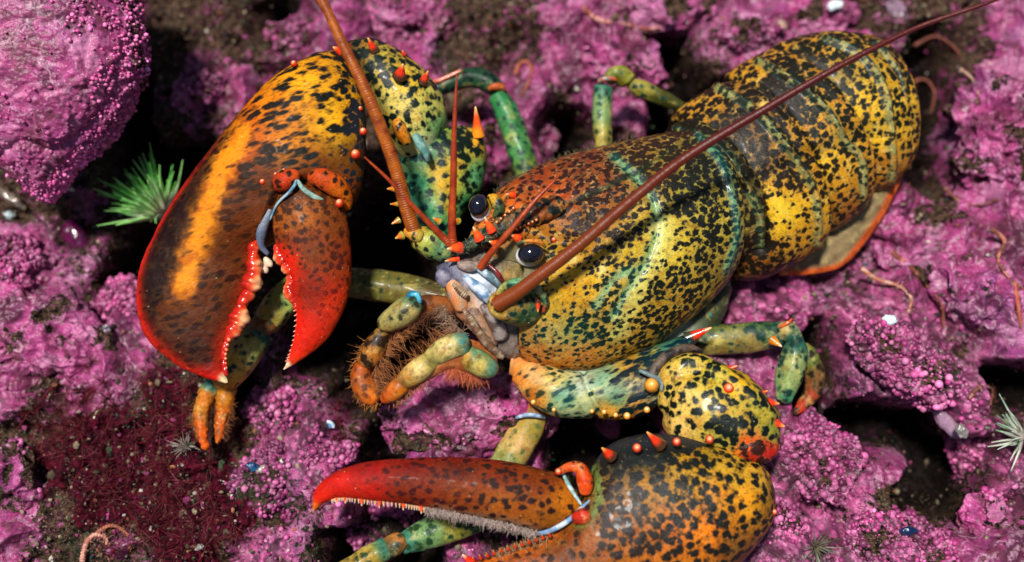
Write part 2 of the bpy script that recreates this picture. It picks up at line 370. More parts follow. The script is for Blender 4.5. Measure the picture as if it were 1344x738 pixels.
def coral_mat():
    b = NB('coralline_crust'); pc = b.attr('pc', 'Vector'); cm = b.sep(b.attr('cm'))   # r pink, g maroon, b knob
    n30 = b.noise(pc, 1 / 34, 5, .62, .4); n8 = b.noise(pc, 1 / 9, 4, .65); n3 = b.noise(pc, 1 / 2.6, 3, .6); n90 = b.noise(pc, 1 / 110, 3)
    pink = b.mix(b.step(n30, .34, .66), lin((128, 26, 88)), lin((206, 74, 156)))
    pink = b.mix(b.math('MULTIPLY', b.step(n8, .48, .72), .6), pink, lin((214, 112, 186)))
    pink = b.mix(b.math('MULTIPLY', b.step(n90, .5, .72), .5), pink, lin((138, 52, 140)))
    pink = b.mix(b.math('MULTIPLY', b.step(n3, .56, .74), .55), pink, lin((236, 160, 214)))
    pink = b.mix(b.math('MULTIPLY', b.step(n3, .46, .30), .5), pink, lin((82, 14, 56)))
    n55 = b.noise(pc, 1 / 52, 4, .6, .3)
    pink = b.mix(b.math('MULTIPLY', b.step(n55, .52, .66), .62), pink, lin((214, 140, 190)))
    pink = b.mix(b.math('MULTIPLY', b.step(n55, .48, .38), .8), pink, lin((112, 44, 70)))
    pink = b.mix(b.math('MULTIPLY', b.step(b.noise(pc, 1 / 17, 4, .7, .5), .57, .68), .6), pink, lin((104, 78, 70)))
    n70 = b.noise(pc, 1 / 70, 5, .65, .6)
    pink = b.mix(b.math('MULTIPLY', b.step(n70, .50, .60), .78), pink, lin((76, 22, 52)))
    pink = b.mix(b.math('MULTIPLY', b.step(n70, .42, .36), .35), pink, lin((228, 150, 204)))
    # pale growing margins
    vd = b.new('ShaderNodeVectorMath', operation='ADD'); nn = b.new('ShaderNodeTexNoise'); b.l(pc, nn.inputs['Vector']); nn.inputs['Scale'].default_value = 1 / 26; nn.inputs['Detail'].default_value = 4
    sc_ = b.vscale(nn.outputs['Color'], (46, 46, 46)); b.l(pc, vd.inputs[0]); b.l(sc_, vd.inputs[1])
    ve = b.vor(vd.outputs[0], 1 / 95, 'DISTANCE_TO_EDGE').outputs['Distance']
    edge = b.math('MULTIPLY', b.step(ve, .030, .004), b.step(n8, .38, .6))
    pink = b.mix(b.math('MULTIPLY', edge, .7), pink, lin((226, 170, 206)))
    # nodule tips paler, gaps filled with sediment
    pink = b.mix(b.math('MULTIPLY', cm[2], .45), pink, lin((232, 122, 184)))
    # turf
    t1 = b.mix(b.step(n8, .35, .65), lin((9, 6, 7)), lin((84, 62, 48)))
    t1 = b.mix(b.math('MULTIPLY', b.step(n3, .55, .70), .75), t1, lin((146, 124, 104)))
    t1 = b.mix(b.math('MULTIPLY', b.step(n30, .5, .68), .55), t1, lin((70, 24, 50)))
    t1 = b.mix(b.math('MULTIPLY', b.step(n90, .55, .7), .45), t1, lin((26, 48, 32)))
    pink = b.mix(1.0, pink, (.86, .86, .78), 'MULTIPLY')
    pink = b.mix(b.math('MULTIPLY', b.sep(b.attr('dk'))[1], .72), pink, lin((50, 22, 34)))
    pink = b.mix(.13, pink, lin((104, 84, 84)))
    mar = b.mix(b.step(n8, .35, .65), lin((24, 5, 10)), lin((84, 14, 34)))
    jag = b.math('ADD', b.math('MULTIPLY', b.math('SUBTRACT', n30, .5), 1.7), b.math('MULTIPLY', b.math('SUBTRACT', n8, .5), 1.3))
    mk = b.step(b.math('ADD', cm[0], jag), .44, .54); mm = b.step(b.math('ADD', cm[1], jag), .42, .6)
    col = b.mix(mk, t1, pink); col = b.mix(mm, col, mar)
    col = b.mix(b.math('MULTIPLY', b.sep(b.attr('dk'))[0], .9), col, lin((5, 4, 5)))  # pits painted near-black: shade of deep voids put into the colour
    h = b.math('ADD', b.math('MULTIPLY', n3, .6), n8)
    vb = b.vor(pc, 1 / 5.5, 'SMOOTH_F1', .4).outputs['Distance']
    nr = b.bump(h, .6, 2.2 * S); nr = b.bump(b.math('SUBTRACT', 1.0, vb), .45, 2.2 * S, nr)
    nr = b.bump(mk, .35, 2.5 * S, nr)
    rg = b.math('SUBTRACT', .74, b.math('MULTIPLY', mk, b.math('ADD', .12, b.math('MULTIPLY', n3, .45))))
    return b.set(Base_Color=col, Roughness=rg, Normal=nr, Specular_IOR_Level=b.math("ADD", .08, b.math("MULTIPLY", mk, .4)))
M_CORAL = coral_mat()

# ------------------------------------------------------------------ seabed
def dground(v): return -135 - 0.36 * v
MAP = ["BBBBBBBDPPVPBBBPPPPVPPPBVBBP", "BBBBBVBVPPPPBBVPPPDVPPPPVDBP", "BBBDBPPVPPBVBVPVPPDDDBBBDDPP", "BBBDBVVVBBBBVVPDVVDBBBBBVDPP",
       "BBBDDDBBBBBBVVVDDDBBBBBBPDPP", "BBVBDDBBBBDDDDDDBBBBBBBBPBPP", "PVVDGVBBBDDDDDDDBBBBBVVVVPPP", "KPVDPVBBBDDDDDDDBBVVKKVVPPPV",
       "PPVPKBBBDDDDDDBBBBVKKKVKKVPP", "PPPPVBVVDDDDPBBBBBPPPPDKKKVP", "PBPPMBDVVDDPPPPPBBPPPPDKKKKD", "BBMMMBBVKVDPPPPDPDPPPKVDDDKV",
       "BMMMMMBVKVDPPKPDDDBBBKKVPDDK", "PBMMMMMBVKDDVVDDDDBBKKVVBDDV", "PBBVMMVKVDGDKVDDDDBBKKKKKBPP"]
assert all(len(r) == 28 for r in MAP), [len(r) for r in MAP]
CLS = {'P': (.9, 0, .15, 24, 0), 'K': (.9, 0, 1, 26, 0), 'D': (.0, .1, 0, -150, 1), 'B': (.20, .14, 0, -8, .18), 'M': (.1, 1, 0, 8, 0), 'V': (.52, .15, .5, -12, .2), 'G': (.05, 0, 0, -30, .3)}  # last value: painted void shade, full in the D pits
MA = np.array([[CLS[c] for c in r] for r in MAP], float)
def mapat(px, py):
    x = np.clip(px / 48 - .5, 0, 26.999); y = np.clip(py / 49.2 - .5, 0, 13.999)
    i = y.astype(int); j = x.astype(int); fy = (y - i)[..., None]; fx = (x - j)[..., None]
    fx = fx * fx * (3 - 2 * fx); fy = fy * fy * (3 - 2 * fy)
    return (MA[i, j] * (1 - fx) + MA[i, j + 1] * fx) * (1 - fy) + (MA[i + 1, j] * (1 - fx) + MA[i + 1, j + 1] * fx) * fy
def seabed_height(u, v):
    p = np.stack([u, v, 0 * u], -1)
    d0 = dground(v); f = (D - d0) / D
    px, py = u / f + W / 2, H / 2 - v / f
    wx = px + 20 * fbm(p, 60, 3, 50); wy = py + 20 * fbm(p, 60, 3, 60)
    m = mapat(wx, wy)
    rid = 1 - np.abs(fbm(p, 75, 3, 70)) * 2.4
    h = m[..., 3] + 26 * fbm(p, 150, 3, 80) + 26 * (rid - .5) + 24 * fbm(p, 40, 4, 90, .6)
    kz = ss(.35, .8, m[..., 2] + .25 * fbm(p, 50, 2, 95)) * ss(-60, -10, m[..., 3])
    k1 = worley(p, 15, 11, .3, .62, .85); k2 = worley(p, 9, 21, .3, .62, .8)
    kn = np.maximum(k1, .7 * k2)
    h = h + 9 * kn * kz + 2.6 * (1 - kz) * worley(p, 7, 31, .3, .6, .6) * m[..., 0]
    h = h + (1 - m[..., 0]) * 13 * fbm(p, 13, 4, 99, .75) + m[..., 1] * 5 * fbm(p, 7, 2, 103)
    # channels kept clear under the body and claws
    lob = np.maximum.reduce([np.exp(-((wx - 880) ** 2 / 260 ** 2 + (wy - 290) ** 2 / 150 ** 2)), np.exp(-((wx - 370) ** 2 / 150 ** 2 + (wy - 300) ** 2 / 160 ** 2)), np.exp(-((wx - 800) ** 2 / 280 ** 2 + (wy - 660) ** 2 / 110 ** 2))])
    h = np.where(h > 0, h * (1 - .8 * lob), h) - 18 * lob
    return d0 + h, m, kn * kz
def grid_sheet(us, vs):
    u, v = np.meshgrid(us, vs); d, m, kn = seabed_height(u, v)
    return np.stack([u, v, d], -1), m, kn
ax_u = np.concatenate([[-60000, -20000, -7000, -3000], np.arange(-1500, -860, 16), np.arange(-860, 860, 1.75), np.arange(860, 1500, 16), [3000, 7000, 20000, 60000]])
ax_v = np.concatenate([[-60000, -20000, -7000, -2500], np.arange(-1100, -500, 16), np.arange(-500, 545, 1.75), np.arange(545, 1300, 16), [2500, 7000, 20000, 60000]])
g, m, kn = grid_sheet(ax_u, ax_v)
q = g.reshape(-1, 3)
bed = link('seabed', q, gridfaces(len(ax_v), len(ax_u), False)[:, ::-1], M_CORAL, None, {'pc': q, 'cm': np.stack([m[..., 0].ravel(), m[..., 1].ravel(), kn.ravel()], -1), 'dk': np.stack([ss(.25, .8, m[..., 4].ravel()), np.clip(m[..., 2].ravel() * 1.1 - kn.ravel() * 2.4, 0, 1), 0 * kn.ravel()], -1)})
tag(bed, 'rocky sea floor encrusted with pink coralline algae and brown turf', 'seabed', kind='structure')
def ground_at(px, py):
    """seabed point seen at a pixel"""
    px = np.asarray(px, float); py = np.asarray(py, float); d = dground(H / 2 - py)
    for _ in range(6):
        f = (D - d) / D; u = (px - W / 2) * f; v = (H / 2 - py) * f
        d = .5 * d + .5 * seabed_height(u, v)[0]
    f = (D - d) / D
    return np.stack([(px - W / 2) * f, (H / 2 - py) * f, d], -1)

#--ROCKS--
def coral_paint(pink=1.0, knob=.5, seed=0, kn_sc=13):
    def f(px, py, q):
        k = np.maximum(worley(q, kn_sc, 11 + seed, .3, .62, .85), .7 * worley(q, kn_sc * .6, 21 + seed, .3, .62, .8))
        kz = ss(.0, .5, knob - .5 + .9 * fbm(q, 60, 3, 40 + seed) + knob * .4)
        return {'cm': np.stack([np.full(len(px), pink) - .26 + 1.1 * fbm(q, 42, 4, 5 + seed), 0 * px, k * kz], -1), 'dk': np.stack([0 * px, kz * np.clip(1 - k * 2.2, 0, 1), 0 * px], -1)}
    return f
def rock_disp(amp=16, knob=.5, seed=0, kn_sc=13, wl=70):
    def f(px, py, q, N):
        k = np.maximum(worley(q, kn_sc, 11 + seed, .3, .62, .85), .7 * worley(q, kn_sc * .6, 21 + seed, .3, .62, .8))
        kz = ss(.0, .5, knob - .5 + .9 * fbm(q, 60, 3, 40 + seed) + knob * .4)
        return amp * (1.1 * fbm(q, wl, 5, 30 + seed, .62) - .9 * np.abs(fbm(q, wl * .6, 3, 36 + seed)) * 1.6) + k * kz * kn_sc * .5 + 1.6 * fbm(q, 7, 2, 33 + seed)
    return f
# big boulder top left
b_secs = [((-90, -90, -70), (120, -90, -70), 30, 60), ((-110, -40, -50), (168, -40, -50), 78, 90), ((-110, 10, -40), (178, 10, -45), 92, 100), ((-100, 65, -35), (186, 65, -45), 96, 100),
          ((-80, 110, -35), (182, 108, -45), 92, 100), ((-50, 155, -40), (160, 152, -50), 80, 95), ((-25, 195, -45), (128, 190, -55), 62, 80), ((10, 225, -52), (102, 220, -60), 44, 60), ((40, 250, -60), (84, 245, -65), 24, 30), ((58, 264, -66), (68, 263, -66), 4, 6)]
def b_disp(px, py, q, N):
    cr = np.exp(-(pldist(px, py, [(0, 205), (30, 185), (70, 195), (120, 160), (150, 120), (160, 60)]) / 5) ** 2)
    sm = worley(q, 7.5, 3, .3, .62, .7); bg = worley(q, 11, 8, .3, .62, .9) * ss(150, 175, px + .2 * py + 30 * fbm(q, 40, 2, 3))
    plate = ss(-.04, .04, fbm(q, 75, 3, 201))
    return 7 * fbm(q, 90, 3, 2) + 3 * fbm(q, 20, 3, 4) + 3.6 * sm + 6 * bg - 5 * cr + 3.5 * plate
def b_paint(px, py, q):
    bg = worley(q, 11, 8, .3, .62, .9) * ss(150, 175, px + .2 * py + 30 * fbm(q, 40, 2, 3))
    pe = np.exp(-(fbm(q, 75, 3, 201) / .03) ** 2)
    return {'cm': np.stack([1.1 - .0 * px - .75 * ss(168, 190, px + .25 * np.abs(py - 110)) * (py < 150), 0 * px, np.clip(worley(q, 7.5, 3, .3, .62, .7) * .8 + bg + pe, 0, 1)], -1)}
bo = loft('boulder', b_secs, b_paint, M_CORAL, None, 260, 260, b_disp)
tag(bo, 'big smooth rounded boulder coated in pink coralline crust at the top left', 'boulder')
NOD = []
BG, _, _ = loft_grid(b_secs, 200, 220, b_disp); BG = BG.reshape(-1, 3); bqx, bqy = unQ(BG)
bz = ss(.0, .35, .55 * ss(120, 172, bqx + .35 * np.maximum(bqy - 60, 0)) + .5 * ss(60, 0, bqy) * ss(60, 130, bqx) + .55 * fbm(BG, 50, 3, 61) - .12)
bsel = (rng.random(len(BG)) < .20 * bz + .012) & (BG[:, 2] > -75); BNOD = BG[bsel]
def rock(cx, cy, rx, ry, rz, rot, label, pink=1.0, knob=.5, amp=16, seed=0, up=0, kn_sc=13, n=150, wl=70):
    amp = amp * 1.55; d = -14 + float(np.median(ground_at(np.array([cx, cx - rx * .5, cx + rx * .5]), np.array([cy, cy, cy]))[:, 2])) + up
    o = blob('coralline_rock', cx, cy, d, rx, ry, rz, coral_paint(pink, knob, seed, kn_sc), M_CORAL, None, rot, n, int(n * 1.3), rock_disp(amp, knob, seed, kn_sc, wl))
    gg = blob_grid(cx, cy, d, rx, ry, rz, rot, 90, 120, rock_disp(amp, knob, seed, kn_sc, wl)).reshape(-1, 3)
    kz = ss(.1, .5, knob - .5 + .9 * fbm(gg, 60, 3, 40 + seed) + knob * .4); up_ = gg[:, 2] > d - 4
    pick = (rng.random(len(gg)) < .12 * kz) & up_; NOD.append(gg[pick])
    return tag(o, label, 'rock', 'coralline crusted rocks on the sea floor')
RK = [
 (620, 548, 130, 62, 50, 8, 'smooth lilac-pink rock right below the bristly mouthparts', 1.05, .35, 12, 1, 0, 12),
 (60, 440, 118, 62, 46, -28, 'flat vivid pink rock left of the big crusher claw tip', 1.1, .15, 13, 2, 8, 11),
 (165, 400, 44, 46, 34, 20, 'small knobbly pink rock touching the edge of the big claw', 1.0, .9, 9, 3, 10, 12),
 (20, 350, 52, 44, 40, -35, 'knobbly pale pink rock under the boulder at the left edge', .95, .95, 10, 4, 6, 12),
 (1310, 190, 76, 105, 60, 10, 'tall lumpy magenta rock at the right edge near the tail', 1.05, .3, 24, 5, 20, 14),
 (1190, 480, 92, 42, 48, -35, 'knobbly pink ridge rock standing right of the bent hind leg', 1.0, 1.0, 12, 6, 26, 11),
 (1268, 585, 26, 105, 34, 22, 'narrow knobbly pink ridge running down the right side beside a dark hole', 1.0, 1.0, 10, 7, 22, 10),
 (1190, 330, 80, 40, 40, -30, 'magenta lumpy rock just right of the tail fan', 1.05, .25, 20, 8, 10, 13),
 (1290, 390, 80, 62, 46, -30, 'broad smooth magenta rock at the right edge under the tan worm arms', 1.1, .1, 18, 9, 14, 13),
 (1075, 600, 62, 60, 36, 20, 'pale speckled pink rock right of the cutter claw wrist', .95, 1.0, 14, 10, 4, 9),
 (1180, 715, 85, 40, 38, -8, 'nodule-covered pale pink rock at the bottom right', .95, 1.0, 10, 11, 10, 9),
 (1010, 700, 58, 52, 30, 0, 'magenta knobbly rock beside the rounded base of the cutter claw', 1.0, .8, 14, 12, -6, 10),
 (820, 85, 76, 54, 44, -30, 'bright pink rock behind the pale bent leg', 1.05, .2, 18, 13, 6, 13),
 (870, 15, 84, 32, 36, 4, 'bright magenta slab at the top above the bent leg', 1.1, .1, 14, 14, 12, 13),
 (985, 50, 44, 34, 30, 0, 'purple pink lump in the dark gap left of the tail top', .95, .5, 15, 15, 8, 12),
 (1075, 20, 70, 38, 36, 4, 'smooth magenta rock behind the top of the tail', 1.1, .1, 12, 16, 8, 13),
 (545, 30, 66, 44, 36, -10, 'pink rock behind the wrist of the big claw', .95, .4, 18, 17, 4, 12),
 (400, 40, 60, 46, 34, 30, 'dusky pink rock above the shoulder of the big claw', .85, .6, 20, 18, 4, 11),
 (365, 545, 40, 40, 30, 10, 'cluster rock of rounded pink knobs right of the orange leg tips', .85, 1.0, 12, 19, 2, 14),
 (425, 600, 60, 26, 28, 20, 'low maroon and pink rock by the red cutter claw tip', .8, .9, 10, 20, 2, 13),
 (350, 640, 42, 58, 30, -10, 'knobbly pink rock in the turf at the bottom beside the red claw tip', .8, 1.0, 14, 21, 4, 13),
 (500, 690, 54, 46, 30, 0, 'dark pink rock under the toothed edge of the cutter claw', .85, .8, 14, 22, -6, 10),
 (1290, 690, 40, 50, 34, 0, 'lumpy pink rock at the bottom right corner', .95, .5, 16, 23, 12, 13),
 (10, 645, 40, 62, 36, -15, 'branching lilac pink rock at the bottom left edge', .95, .5, 18, 24, 10, 16),
 (710, 175, 40, 46, 26, 20, 'dim purple pink rock behind the green upper leg', .9, .3, 16, 25, 2, 12),
 (960, 440, 70, 30, 26, 6, 'pale lilac rock under the right hind leg', 1.0, .5, 12, 26, -6, 10),
 (265, 120, 44, 30, 24, 20, 'dusky purple rock in brown turf between boulder and claw', .72, .6, 16, 27, 2, 11),
]
for r in RK:
    rock(r[0], r[1], r[2], r[3], r[4], r[5], r[6], r[7], r[8], r[9], r[10], r[11], r[12], n=190 if r[2] > 50 else 150)
LOB = empty('lobster', (150, 20, -150))
tag(LOB, 'large mottled yellow, black and orange lobster with spread claws resting on pink crusted rocks', 'lobster')
def mk(light, dark=(12, 14, 12), cov=.45, fringe=.6, rough=0, pcf=None, extra=None, pw=3.0):
    def f(px, py, q):
        px = np.asarray(px, float); n = len(px)
        cl = lin(idw(light, px, py, pw)) if isinstance(light, list) else np.repeat(lin(light)[None], n, 0)
        cdd = lin(idw(dark, px, py, pw)) if isinstance(dark, list) else np.repeat(lin(dark)[None], n, 0)
        cv = idw(cov, px, py, pw)[:, 0] if isinstance(cov, list) else np.full(n, float(cov))
        fr = np.full(n, float(fringe)); ro = np.full(n, float(rough))
        cl = cl * np.array([1.04, .87, .66])
        a = {'cl': cl, 'cd': cdd, 'cv': cv, 'fr': fr, 'ro': ro}
        if extra: extra(px, py, q, a)
        out = {'cl': np.clip(a['cl'], 0, 1), 'cd': np.clip(a['cd'], 0, 1), 'cm': np.stack([a['cv'], a['fr'], a['ro']], -1)}
        if pcf: out['pc'] = pcf(px, py, q)
        return out
    return f
def over(a, key, m, val):
    """lay pigment val over a[key] with mask m"""
    v = np.asarray(val, float); 
    a[key] = a[key] * (1 - m[:, None]) + v * m[:, None] if a[key].ndim == 2 else a[key] * (1 - m) + v * m
def stretch(ang, k, k2=1.0):
    c, s = math.cos(R(ang)), math.sin(R(ang))
    def f(px, py, q):
        x = q[:, 0] * c + q[:, 1] * s; y = -q[:, 0] * s + q[:, 1] * c
        return np.stack([x * k, y * k2, q[:, 2] * k2], -1)
    return f
OR1, WH = (232, 58, 18), (255, 226, 150)
def spine(base, tip, r, parent, name='spine', cols=((70, 40, 14), (222, 52, 14), (250, 170, 80)), root=(140, 60, 10), bulb=1.0):
    A = Q(*base); B = Q(*tip)
    def p(px, py, q):
        t = np.clip(((q - A) @ (B - A)) / ((B - A) @ (B - A)), 0, 1)[:, None]
        c = np.where(t < .62, lin(cols[0]) * (1 - np.clip(t / .3, 0, 1)) + lin(cols[1]) * np.clip(t / .3, 0, 1), lin(cols[1]) * (1 - (t - .62) / .38) + lin(cols[2]) * ((t - .62) / .38))
        return {'cl': c}
    m = (np.array(base, float) + np.array(tip, float)) / 2
    b0 = np.array(base, float) - .25 * (np.array(tip, float) - np.array(base, float))
    return tube(name, [(*b0, r * 1.25), (*base, r * bulb), (*m, r * .56), (*tip, r * .12)], p, M_SPINE, parent, 16, 12, roundend=False)
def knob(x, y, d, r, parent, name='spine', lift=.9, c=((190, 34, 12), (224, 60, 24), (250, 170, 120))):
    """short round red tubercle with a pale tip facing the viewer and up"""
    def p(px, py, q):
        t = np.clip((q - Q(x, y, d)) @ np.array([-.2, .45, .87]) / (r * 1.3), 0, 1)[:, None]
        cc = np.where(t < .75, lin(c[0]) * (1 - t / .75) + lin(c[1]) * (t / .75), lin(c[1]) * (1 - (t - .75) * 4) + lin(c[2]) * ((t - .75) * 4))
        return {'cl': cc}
    r = r * .88
    return blob(name, x, y, d, r, r, r * 1.3, p, M_SPINE, parent, 0, 14, 16, lambda a, b_, q, N: .25 * r * np.clip(N[..., 2] * .8 + N[..., 1] * .5, 0, 1) ** 6)

# ---- carapace
GRO = [(806, 206), (838, 236), (860, 270), (862, 310), (846, 350), (822, 384), (806, 414)]
GRO2 = [(846, 350), (806, 366), (782, 402)]
MID = [(618, 322), (660, 296), (740, 268), (800, 244), (852, 216), (890, 192), (930, 178)]
def cara_disp(px, py, q, N):
    g = -4.0 * np.exp(-(pldist(px, py, GRO) / 5) ** 2) - 1.5 * np.exp(-(pldist(px, py, GRO2) / 4) ** 2) - 2.0 * np.exp(-(pldist(px, py, MID) / 4) ** 2)
    rim = 3.5 * np.exp(-(pldist(px, py, [(915, 176), (945, 215), (962, 262), (966, 310), (952, 352)]) / 4) ** 2)
    brow = 6 * np.exp(-(pldist(px, py, [(668, 300), (700, 306), (728, 318), (760, 322)]) / 9) ** 2)
    return (g + rim + brow) * (N[..., 2] > -.2) + .9 * fbm(q, 12, 3, 7) + .55 * worley(q, 6, 71, .2, .5, .5)
c_light = [(640, 275, (200, 110, 20)), (700, 235, (150, 62, 20)), (760, 215, (128, 58, 22)), (830, 195, (150, 110, 30)), (890, 185, (150, 120, 30)), (690, 275, (206, 100, 18)), (740, 262, (190, 84, 20)), (790, 240, (140, 66, 20)),
           (770, 290, (150, 100, 20)), (720, 330, (190, 150, 24)), (740, 370, (224, 180, 24)), (710, 400, (200, 170, 40)), (700, 440, (206, 136, 30)), (700, 466, (226, 130, 30)), (760, 470, (226, 138, 30)), (760, 430, (190, 160, 44)), (830, 440, (190, 150, 40)),
           (790, 360, (222, 186, 30)), (830, 330, (200, 176, 36)), (858, 300, (214, 196, 60)), (880, 330, (214, 196, 60)), (900, 250, (170, 160, 36)), (930, 300, (176, 160, 40)), (890, 390, (180, 150, 40)), (940, 350, (150, 130, 40)), (720, 300, (170, 110, 20)), (860, 230, (150, 120, 30)), (920, 210, (120, 110, 36))]
c_dark = [(640, 275, (60, 24, 12)), (760, 220, (48, 20, 12)), (700, 250, (50, 20, 12)), (850, 190, (40, 26, 12)), (760, 280, (36, 16, 8)), (720, 420, (12, 28, 22)), (850, 380, (14, 22, 12)), (930, 260, (14, 18, 10)), (740, 350, (16, 16, 8))]
c_cov = [(640, 275, .46), (700, 235, .44), (760, 212, .48), (850, 190, .62), (910, 190, .64), (690, 275, .42), (780, 250, .60), (770, 290, .60), (720, 330, .44), (742, 372, .26), (700, 405, .30), (700, 440, .50), (710, 468, .36), (770, 472, .40), (780, 430, .58), (840, 430, .55),
         (790, 350, .44), (812, 300, .66), (850, 320, .45), (866, 300, .40), (890, 330, .46), (900, 250, .68), (935, 300, .62), (890, 380, .56), (940, 350, .52), (820, 380, .45), (800, 400, .50)]
def cara_extra(px, py, q, a):
    n = fbm(q, 14, 3, 9)
    for L_, w_ in ((GRO, 7), (GRO2, 6)):
        m_ = np.exp(-((pldist(px, py, L_) + 3 * n) / w_) ** 2); over(a, 'cl', m_ * .8, lin((110, 180, 130))); over(a, 'cv', m_ * .6, .42); over(a, 'cd', m_ * .8, lin((8, 66, 58)))
    m_ = np.exp(-((pldist(px, py, [(874, 290), (868, 330), (846, 370), (820, 420), (806, 440)]) + 5 * n) / 11) ** 2); over(a, 'cl', m_ * .7, lin((225, 220, 110))); a['cv'] -= .14 * m_
    m_ = np.exp(-((pldist(px, py, MID) + 1.5 * n) / 3.2) ** 2) * ss(950, 840, px); over(a, 'cl', m_ * .85, lin((34, 66, 30))); over(a, 'cd', m_ * .7, lin((14, 34, 18)))
    m_ = np.exp(-((pldist(px, py, [(918, 176), (948, 215), (962, 262), (968, 310), (954, 355)]) + 2 * n) / 6) ** 2); over(a, 'cl', m_ * .85, lin((84, 160, 120))); over(a, 'cd', m_ * .8, lin((8, 66, 66))); a['cv'] -= .05 * m_
    m_ = ss(1, .6, np.hypot((px - 680) / 40, (py - 352) / 42)) * ss(300, 318, py); over(a, 'cl', m_, lin((128, 118, 84))); a['cv'] -= .5 * m_
    m_ = np.exp(-((px - 735) ** 2 / 60 ** 2 + (py - 440) ** 2 / 26 ** 2)); over(a, 'cl', m_ * .4, lin((90, 170, 110))); over(a, 'cd', m_, lin((8, 48, 40)))
    for x, y in ((862, 297), (750, 338), (790, 354)):
        m_ = np.exp(-((px - x) ** 2 + (py - y) ** 2) / 7 ** 2); over(a, 'cl', m_ * .9, lin((244, 234, 140))); a['cv'] -= .3 * m_
def cara_pc(px, py, q):
    return stretch(28, .8)(px, py, q)
c_secs = [((612, 322, 52), (624, 336, 52), 6, 8, 0), ((622, 296, 40), (650, 345, 50), 16, 20, 0), ((644, 262, 18), (686, 352, 44), 34, 40, 0), ((676, 238, -2), (700, 372, 38), 56, 60, 0), ((700, 222, -16), (678, 440, 14), 74, 70, .05), ((722, 212, -26), (684, 474, -2), 86, 76, .1), ((752, 202, -32), (728, 486, -14), 94, 80, .2),
          ((785, 193, -40), (778, 486, -24), 99, 84, .3), ((822, 185, -48), (832, 468, -34), 100, 86, .38), ((856, 178, -56), (876, 440, -44), 98, 86, .42), ((888, 173, -64), (918, 404, -54), 94, 84, .45), ((908, 173, -70), (944, 374, -62), 88, 80, .45), ((914, 178, -74), (950, 358, -66), 80, 74, .45), ((912, 186, -78), (944, 350, -70), 70, 66, .42)]
body = loft('carapace', c_secs, mk(c_light, c_dark, c_cov, .55, 0, cara_pc, cara_extra), M_CARA, LOB, 300, 320, cara_disp)
# belly edge under the carapace
under = loft('underside', [((672, 452, -10), (668, 492, -10), 24, 30), ((730, 468, -20), (726, 520, -24), 26, 40), ((800, 462, -36), (800, 508, -40), 26, 40), ((860, 430, -50), (872, 474, -56), 24, 40), ((920, 385, -66), (940, 430, -70), 22, 30), ((950, 350, -76), (960, 380, -80), 16, 20)],
     mk([(680, 480, (214, 150, 90)), (740, 490, (150, 200, 190)), (820, 480, (190, 210, 200)), (880, 445, (170, 200, 200)), (940, 400, (60, 70, 50))], (60, 120, 110), .2, .2), M_LEG, LOB, 90, 48, lambda px, py, q, N: 2.5 * fbm(q, 16, 3, 5))

# ---- abdomen: overlapping rings, each one a shell flared at its rear edge
def seg_extra(edge, spots=(), prev=None, teal=(60, 130, 84), w=3.6):
    def f(px, py, q, a):
        n = fbm(q, 12, 3, 15)
        m_ = np.exp(-((pldist(px, py, edge) - 3 + 5 * n) / w) ** 2) * ss(-.35, .25, n + .15); over(a, 'cl', m_ * .8, lin(teal)); over(a, 'cd', m_ * .8, lin((8, 52, 46))); a['cv'] -= .12 * m_
        if prev is not None:
            m3 = np.exp(-((pldist(px, py, prev) - 4 + 3 * n) / 7) ** 2); a['cv'] += .45 * m3; over(a, 'cl', m3 * .75, lin((56, 36, 16))); over(a, 'cd', m3 * .7, lin((12, 8, 6)))
        m2 = np.exp(-((pldist(px, py, edge)) / 1.9) ** 2); over(a, 'cl', m2 * .9, lin((190, 170, 104))); over(a, 'cd', m2 * .6, lin((60, 50, 20)))
        for x, y, r_, c in spots:
            m_ = np.exp(-((px - x) ** 2 + (py - y) ** 2) / r_ ** 2) * (.8 + .5 * n); m_ = np.clip(m_, 0, 1); over(a, 'cl', m_, lin(c)); a['cv'] -= .4 * m_
    return f
def seg_disp(edge, prev=None):
    def f(px, py, q, N):
        dn = 0 if prev is None else -13.0 * np.exp(-(pldist(px, py, prev) / 10) ** 2)
        return dn + 7 * np.exp(-(pldist(px, py, edge) / 4.5) ** 2) + .8 * fbm(q, 14, 3, 17) + .4 * worley(q, 6, 71, .2, .5, .5)
    return f
YL, YO, BR = (236, 196, 34), (206, 154, 28), (120, 80, 22)
E1 = [(888, 170), (940, 190), (975, 236), (997, 283), (998, 322)]
E2 = [(942, 115), (990, 144), (1040, 203), (1070, 257), (1074, 322)]
E3 = [(996, 80), (1048, 112), (1088, 149), (1108, 185), (1131, 212), (1133, 266)]
E4 = [(1082, 50), (1128, 71), (1158, 112), (1168, 160), (1171, 210), (1170, 238)]
E5 = [(1150, 58), (1178, 97), (1188, 149), (1184, 210), (1171, 240)]
